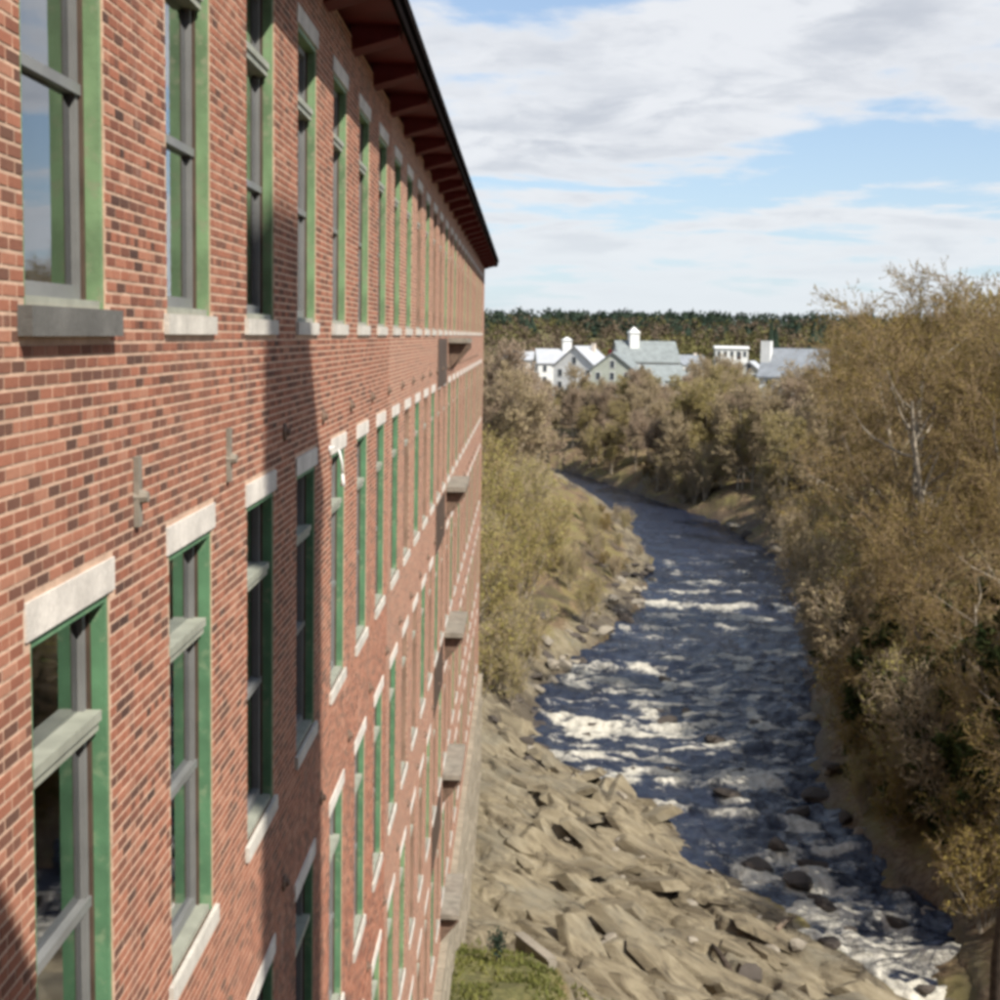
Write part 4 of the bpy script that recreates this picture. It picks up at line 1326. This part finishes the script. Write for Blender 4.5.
house('town_house', 'small white cottage half hidden right of the church', 690, 356, 395, 7, 7, 3.6, 2.2, R(18), M['wht'], M['roof_grey'], 'x', 1, 3, 2, chimney=[(1.5, 0.3, 0.8, 0.7, M['beige'])])
house('town_house', 'cream cottage left of the big grey roof', 752, 362, 330, 5, 6, 3.4, 2.0, R(-20), M['cream'], M['roof_pale'], 'y', 1, 2, 2)
for i, (px, y, s_, ms) in enumerate([(505, 350, .45, midB), (540, 360, .40, midA), (556, 330, .36, midB), (600, 312, .30, midA), (640, 296, .28, midC), (690, 355, .45, midC), (705, 340, .45, midA), (722, 380, .5, midC), (750, 330, .45, midB), (742, 300, .45, midC), (668, 296, .35, midA), (842, 300, .6, midC), (856, 330, .6, midA), (765, 236, .34, midA), (815, 240, .34, midC), (580, 300, .30, midB), (530, 330, .4, midA), (512, 300, .4, midB), (700, 300, .42, midB), (725, 290, .45, midA)]):
    p = at(px, 400, y)
    place_tree('town_tree', ms, p.x, y, i * 1.1, s_, 'small leafless tree among the houses of the town', 'tree', 'trees among the town houses')
g7 = np.random.default_rng(8)
for i in range(34):
    y = g7.uniform(243, 305); x = max(float(xr(y)) + 1.0, g7.uniform(3, 30)) + g7.uniform(0, 3)
    sc_ = g7.uniform(0.34, 0.46) if x / y < 0.075 else g7.uniform(0.4, 0.56)
    place_tree('grove_tree', [midA, midB, midA, midC][i % 4], x, y, g7.uniform(0, 6.28), sc_, 'thin grey-brown tree in the grove right of the far river bend', 'tree', 'grove at the far river bend')
for (px, y, s_) in ((716, 425, .52), (724, 424, .58), (733, 420, .55), (742, 418, .58), (750, 424, .5), (700, 305, .66), (688, 300, .6), (714, 308, .68), (728, 300, .62), (742, 310, .6), (545, 345, .34)):
    p = at(px, 400, y)
    place_tree('town_tree', midC if px % 2 else midA, p.x, y, px, s_, 'small leafless tree among the houses of the town', 'tree', 'trees among the town houses')
g6 = np.random.default_rng(14)
for i in range(46):
    px = g6.uniform(490, 850); y = g6.uniform(285, 440)
    if abs(px - 797) < 34 and y < 300 or abs(px - 584) < 20 and y < 350:
        continue
    p = at(px, 400, y)
    place_tree('town_tree', [midA, midC, midB][i % 3], p.x, y, i * 1.1, g6.uniform(0.22, 0.46), 'small leafless tree among the houses of the town', 'tree', 'trees among the town houses')
# two separate dark pines on the skyline right of the town
for (px, y, h_, lb) in ((817, 610, 21, 'broad dark pine on the skyline above the grey-roofed house'), (775, 640, 19, 'narrow dark pine on the skyline above the white chimney')):
    p = at(px, 335, y)
    e_ = empty('pine_tree', (p.x, y, ground_z(p.x, y)))
    tag(e_, lb, 'pine', 'lone pines on the skyline')
    MB().tube([(0, 0, -1), (0, 0, h_ * 0.6)], [0.4, 0.2], 7).build('trunk', M['bark_dark'], e_)
    q = MB()
    for s_ in range(4):
        pine(q, g3.normal() * 1.2, g3.normal() * 1.2, h_ * 0.12, h_ * (1 - 0.13 * s_), 5.2 if px > 800 else 3.6, g3)
    q.build('crown', M['needle'], e_)


# ------------------------------------------------------------------ boulders, driftwood and small things by the river
def boulder(seed, mat):
    g = np.random.default_rng(seed)
    me = bpy.data.meshes.new('boulder')
    import bmesh
    b = bmesh.new()
    bmesh.ops.create_icosphere(b, subdivisions=2, radius=1.0)
    dirs = g.normal(size=(7, 3)); dirs /= np.linalg.norm(dirs, axis=1, keepdims=True)
    cut = g.uniform(0.30, 0.70, 7)
    for v in b.verts:
        c = np.array(v.co)
        for dd, k in zip(dirs, cut):
            s_ = c.dot(dd)
            if s_ > k: c = c - dd * (s_ - k) * 0.97
        v.co = Vector(c * (1.25 + g.normal() * 0.05))
    b.to_mesh(me); b.free()
    me.materials.append(mat)
    return me


bo = [boulder(s_, M['rock']) for s_ in (1, 2, 3)] + [boulder(s_, M['rock_dark']) for s_ in (4, 5, 6)]
g4 = np.random.default_rng(21)


def rock_at(x, y, s_, k, label, group, dz=0.0):
    z = max(ground_z(x, y), float(zw(y)) - 0.25)
    o = put('boulder', bo[k], None, (x, y, z + 0.12 * s_ + dz), None, (s_ * g4.uniform(.8, 1.3), s_ * g4.uniform(.8, 1.3), s_ * g4.uniform(.5, .75)))
    o.rotation_euler = (g4.uniform(-.3, .3), g4.uniform(-.3, .3), g4.uniform(0, 6.28))
    tag(o, label, 'boulder', group)


for i in range(70):
    y = g4.uniform(98, 160); d = abs(g4.normal()) * 2.0
    rock_at(float(xl(y)) - d + 0.6, y, g4.uniform(0.25, 0.75), int(g4.integers(0, 6)), 'grey boulder in the rubble along the left waterline', 'boulders along the left waterline')
for i in range(16):
    y = g4.uniform(84, 100); d = g4.uniform(-0.6, 2.5)
    rock_at(float(xl(y)) - d, y, g4.uniform(0.25, 0.6), int(g4.integers(3, 6)), 'dark wet boulder at the river edge next to the mill corner', 'wet boulders by the mill corner')
for (x_, y_, s_) in RAPID:
    rock_at(x_, y_, s_, int(g4.integers(3, 6)), 'dark rock breaking the surface of the rapids', 'rocks in the rapids', -0.12)
for i in range(46):
    y = g4.uniform(47, 88); L_ = float(xl(y))
    x = 2.5 + (L_ - 3.5) * g4.random() if L_ > 5 else L_ - 1.5
    rock_at(x, y, g4.uniform(0.12, 0.5), int(g4.integers(0, 3)), 'loose grey stone lying on the sunny bedrock ledge', 'loose stones on the ledge')
for i in range(22):
    y = g4.uniform(62, 200)
    rock_at(float(xr(y)) + g4.uniform(-0.6, 0.8), y, g4.uniform(0.3, 0.8), int(g4.integers(0, 6)), 'rock at the foot of the right bank', 'rocks along the right bank')


# broken plates of bedrock lying along the strata
def slab_mesh(seed):
    g = np.random.default_rng(seed)
    k = int(g.integers(5, 8))
    th = np.sort((np.arange(k) + g.uniform(-0.3, 0.3, k)) * 2 * math.pi / k)
    rad = g.uniform(0.75, 1.1, k)
    top = np.stack([np.cos(th) * rad, np.sin(th) * rad * 0.5, 0.5 + g.uniform(-0.12, 0.12, k)], -1)
    mid_ = np.stack([np.cos(th) * rad * 1.06, np.sin(th) * rad * 0.55, g.uniform(0.1, 0.3, k)], -1)
    bot = np.stack([np.cos(th) * rad * 1.25, np.sin(th) * rad * 0.66, np.full(k, -0.9)], -1)
    V = np.concatenate([top, mid_, bot, [[g.uniform(-.2, .2), g.uniform(-.1, .1), 0.52 + g.uniform(-.05, .12)]]])
    F = [(i, (i + 1) % k, 3 * k) for i in range(k)]
    for a_ in (0, 1):
        F += [(a_ * k + i, (a_ + 1) * k + i, (a_ + 1) * k + (i + 1) % k, a_ * k + (i + 1) % k) for i in range(k)]
    return MB().add(V, F).mesh('rock_slab', M['ledge'])


slab_me = [slab_mesh(100 + i) for i in range(9)]
g8 = np.random.default_rng(4)
for i in range(290):
    y = 45 + 50 * g8.random() ** 1.25
    L_ = float(xl(y))
    x = -0.8 + (L_ + 0.5) * g8.random() ** 0.85
    if x < 2.6 and y < 55 or L_ < 1.5 and g8.random() < 0.5:
        continue
    e_ = 0.25
    z = ground_z(x, y)
    sx1 = (ground_z(x + e_, y) - ground_z(x - e_, y)) / (2 * e_); sy1 = (ground_z(x, y + e_) - ground_z(x, y - e_)) / (2 * e_)
    sc_ = 0.45 + 1.6 * g8.random() ** 2
    o = put('rock_slab', slab_me[i % 9], ground, (x, y, z - 0.07), None, (sc_ * g8.uniform(1.0, 1.7), sc_ * g8.uniform(0.8, 1.2), g8.uniform(0.16, 0.36)))
    o.rotation_euler = (float(np.clip(sy1, -.35, .35)) + g8.normal() * 0.055, -float(np.clip(sx1, -.35, .35)) + g8.normal() * 0.055, R(-49) + g8.normal() * 0.30)


def log(name, p0, p1, r_, label, mat):
    z0 = ground_z(*p0) + r_ * 0.9; z1 = ground_z(*p1) + r_ * 0.9
    a = Vector((p0[0], p0[1], z0)); b_ = Vector((p1[0], p1[1], z1))
    pts = [a.lerp(b_, t) + Vector((0, 0, 0.08 * math.sin(t * 3.1))) for t in (0, .25, .5, .75, 1)]
    m = MB().tube(pts, [r_, r_ * .95, r_ * .85, r_ * .75, r_ * .5], 9)
    m.tube([pts[2], pts[2] + Vector((0.25, -0.1, 0.35))], [r_ * .4, r_ * .15], 6)
    return tag(m.build(name, mat, None, True), label, 'log')


log('driftwood_log', (11.4, 61.2), (12.9, 64.6), 0.13, 'dark driftwood log lying across the ledge near the water', M['wood'])
log('driftwood_log', (8.9, 57.2), (8.5, 60.0), 0.16, 'dark splintered log jutting up at the bottom of the ledge', M['bark_dark'])
rk = put('boulder', bo[4], None, (9.6, 57.2, ground_z(9.6, 57.2) + 0.1), 0.6, (0.55, 0.4, 0.5))
tag(rk, 'dark angular rock at the very bottom of the sunny ledge', 'boulder')
# low stone retaining wall at the edge of the grass shelf
rw = empty('retaining_wall', (0.75, 49.6, ground_z(0.75, 49.6) - 0.25), R(-62))
tag(rw, 'short grey stone retaining wall at the edge of the grass', 'wall')
stn = MB().box(-0.29, 0.29, -0.16, 0.16, 0, 0.26).mesh('stone', M['rock'])
for c in range(4):
    for k in range(4):
        put('stone', stn, rw, ((k - 1.5) * 0.6 + (c % 2) * 0.15, g4.uniform(-.02, .02), -0.3 + c * 0.27), g4.uniform(-.03, .03))
put('coping', MB().box(-1.2, 1.25, -0.18, 0.19, 0, 0.07).mesh('coping', M['rock']), rw, (0, 0, 0.785))
# small dark evergreen on the shelf
sx_, sy_ = -0.55, 47.6
se = empty('evergreen_sapling', (sx_, sy_, ground_z(sx_, sy_)))
tag(se, 'small dark evergreen sapling standing on the grass beside the mill', 'sapling')
MB().tube([(0, 0, -0.2), (0.03, 0, 0.8)], [0.035, 0.025], 6).build('stem', M['bark_dark'], se)
q = MB()
P = g3.normal(size=(260, 3)) * np.array([0.13, 0.13, 0.26]) + np.array([0.02, 0, 0.78])
bud_mesh(q, P, g3, 0.075, 0)
q.build('crown', M['needle'], se)
# grass on the shelf
ng = 9000
gx = g4.uniform(-2.1, 3.6, ng); gy = g4.uniform(40, 60, ng)
keep = (fbm(gx * 0.9, gy * 0.9, 3) > 0.48 + 0.05 * np.clip(gx, 0, 3) + 0.016 * np.clip(gy - 45, 0, 20)) 
gx, gy = gx[keep], gy[keep]
gz = height(gx, gy)
a_ = g4.uniform(0, 6.28, len(gx)); hh = g4.uniform(0.06, 0.22, len(gx)); wd_ = 0.05
dx, dy = np.cos(a_) * wd_, np.sin(a_) * wd_
lx, ly = g4.normal(size=len(gx)) * 0.08, g4.normal(size=len(gx)) * 0.08
V = np.stack([np.stack([gx - dx, gy - dy, gz - .02], -1), np.stack([gx + dx, gy + dy, gz - .02], -1), np.stack([gx + lx, gy + ly, gz + hh], -1)], 1).reshape(-1, 3)
mb = MB().addq(V, (np.arange(len(gx)) * 3)[:, None] + np.arange(3)[None])
tag(mb.build('grass', M['grass']), 'short yellow-green grass on the shelf at the foot of the mill', 'grass', kind='stuff')
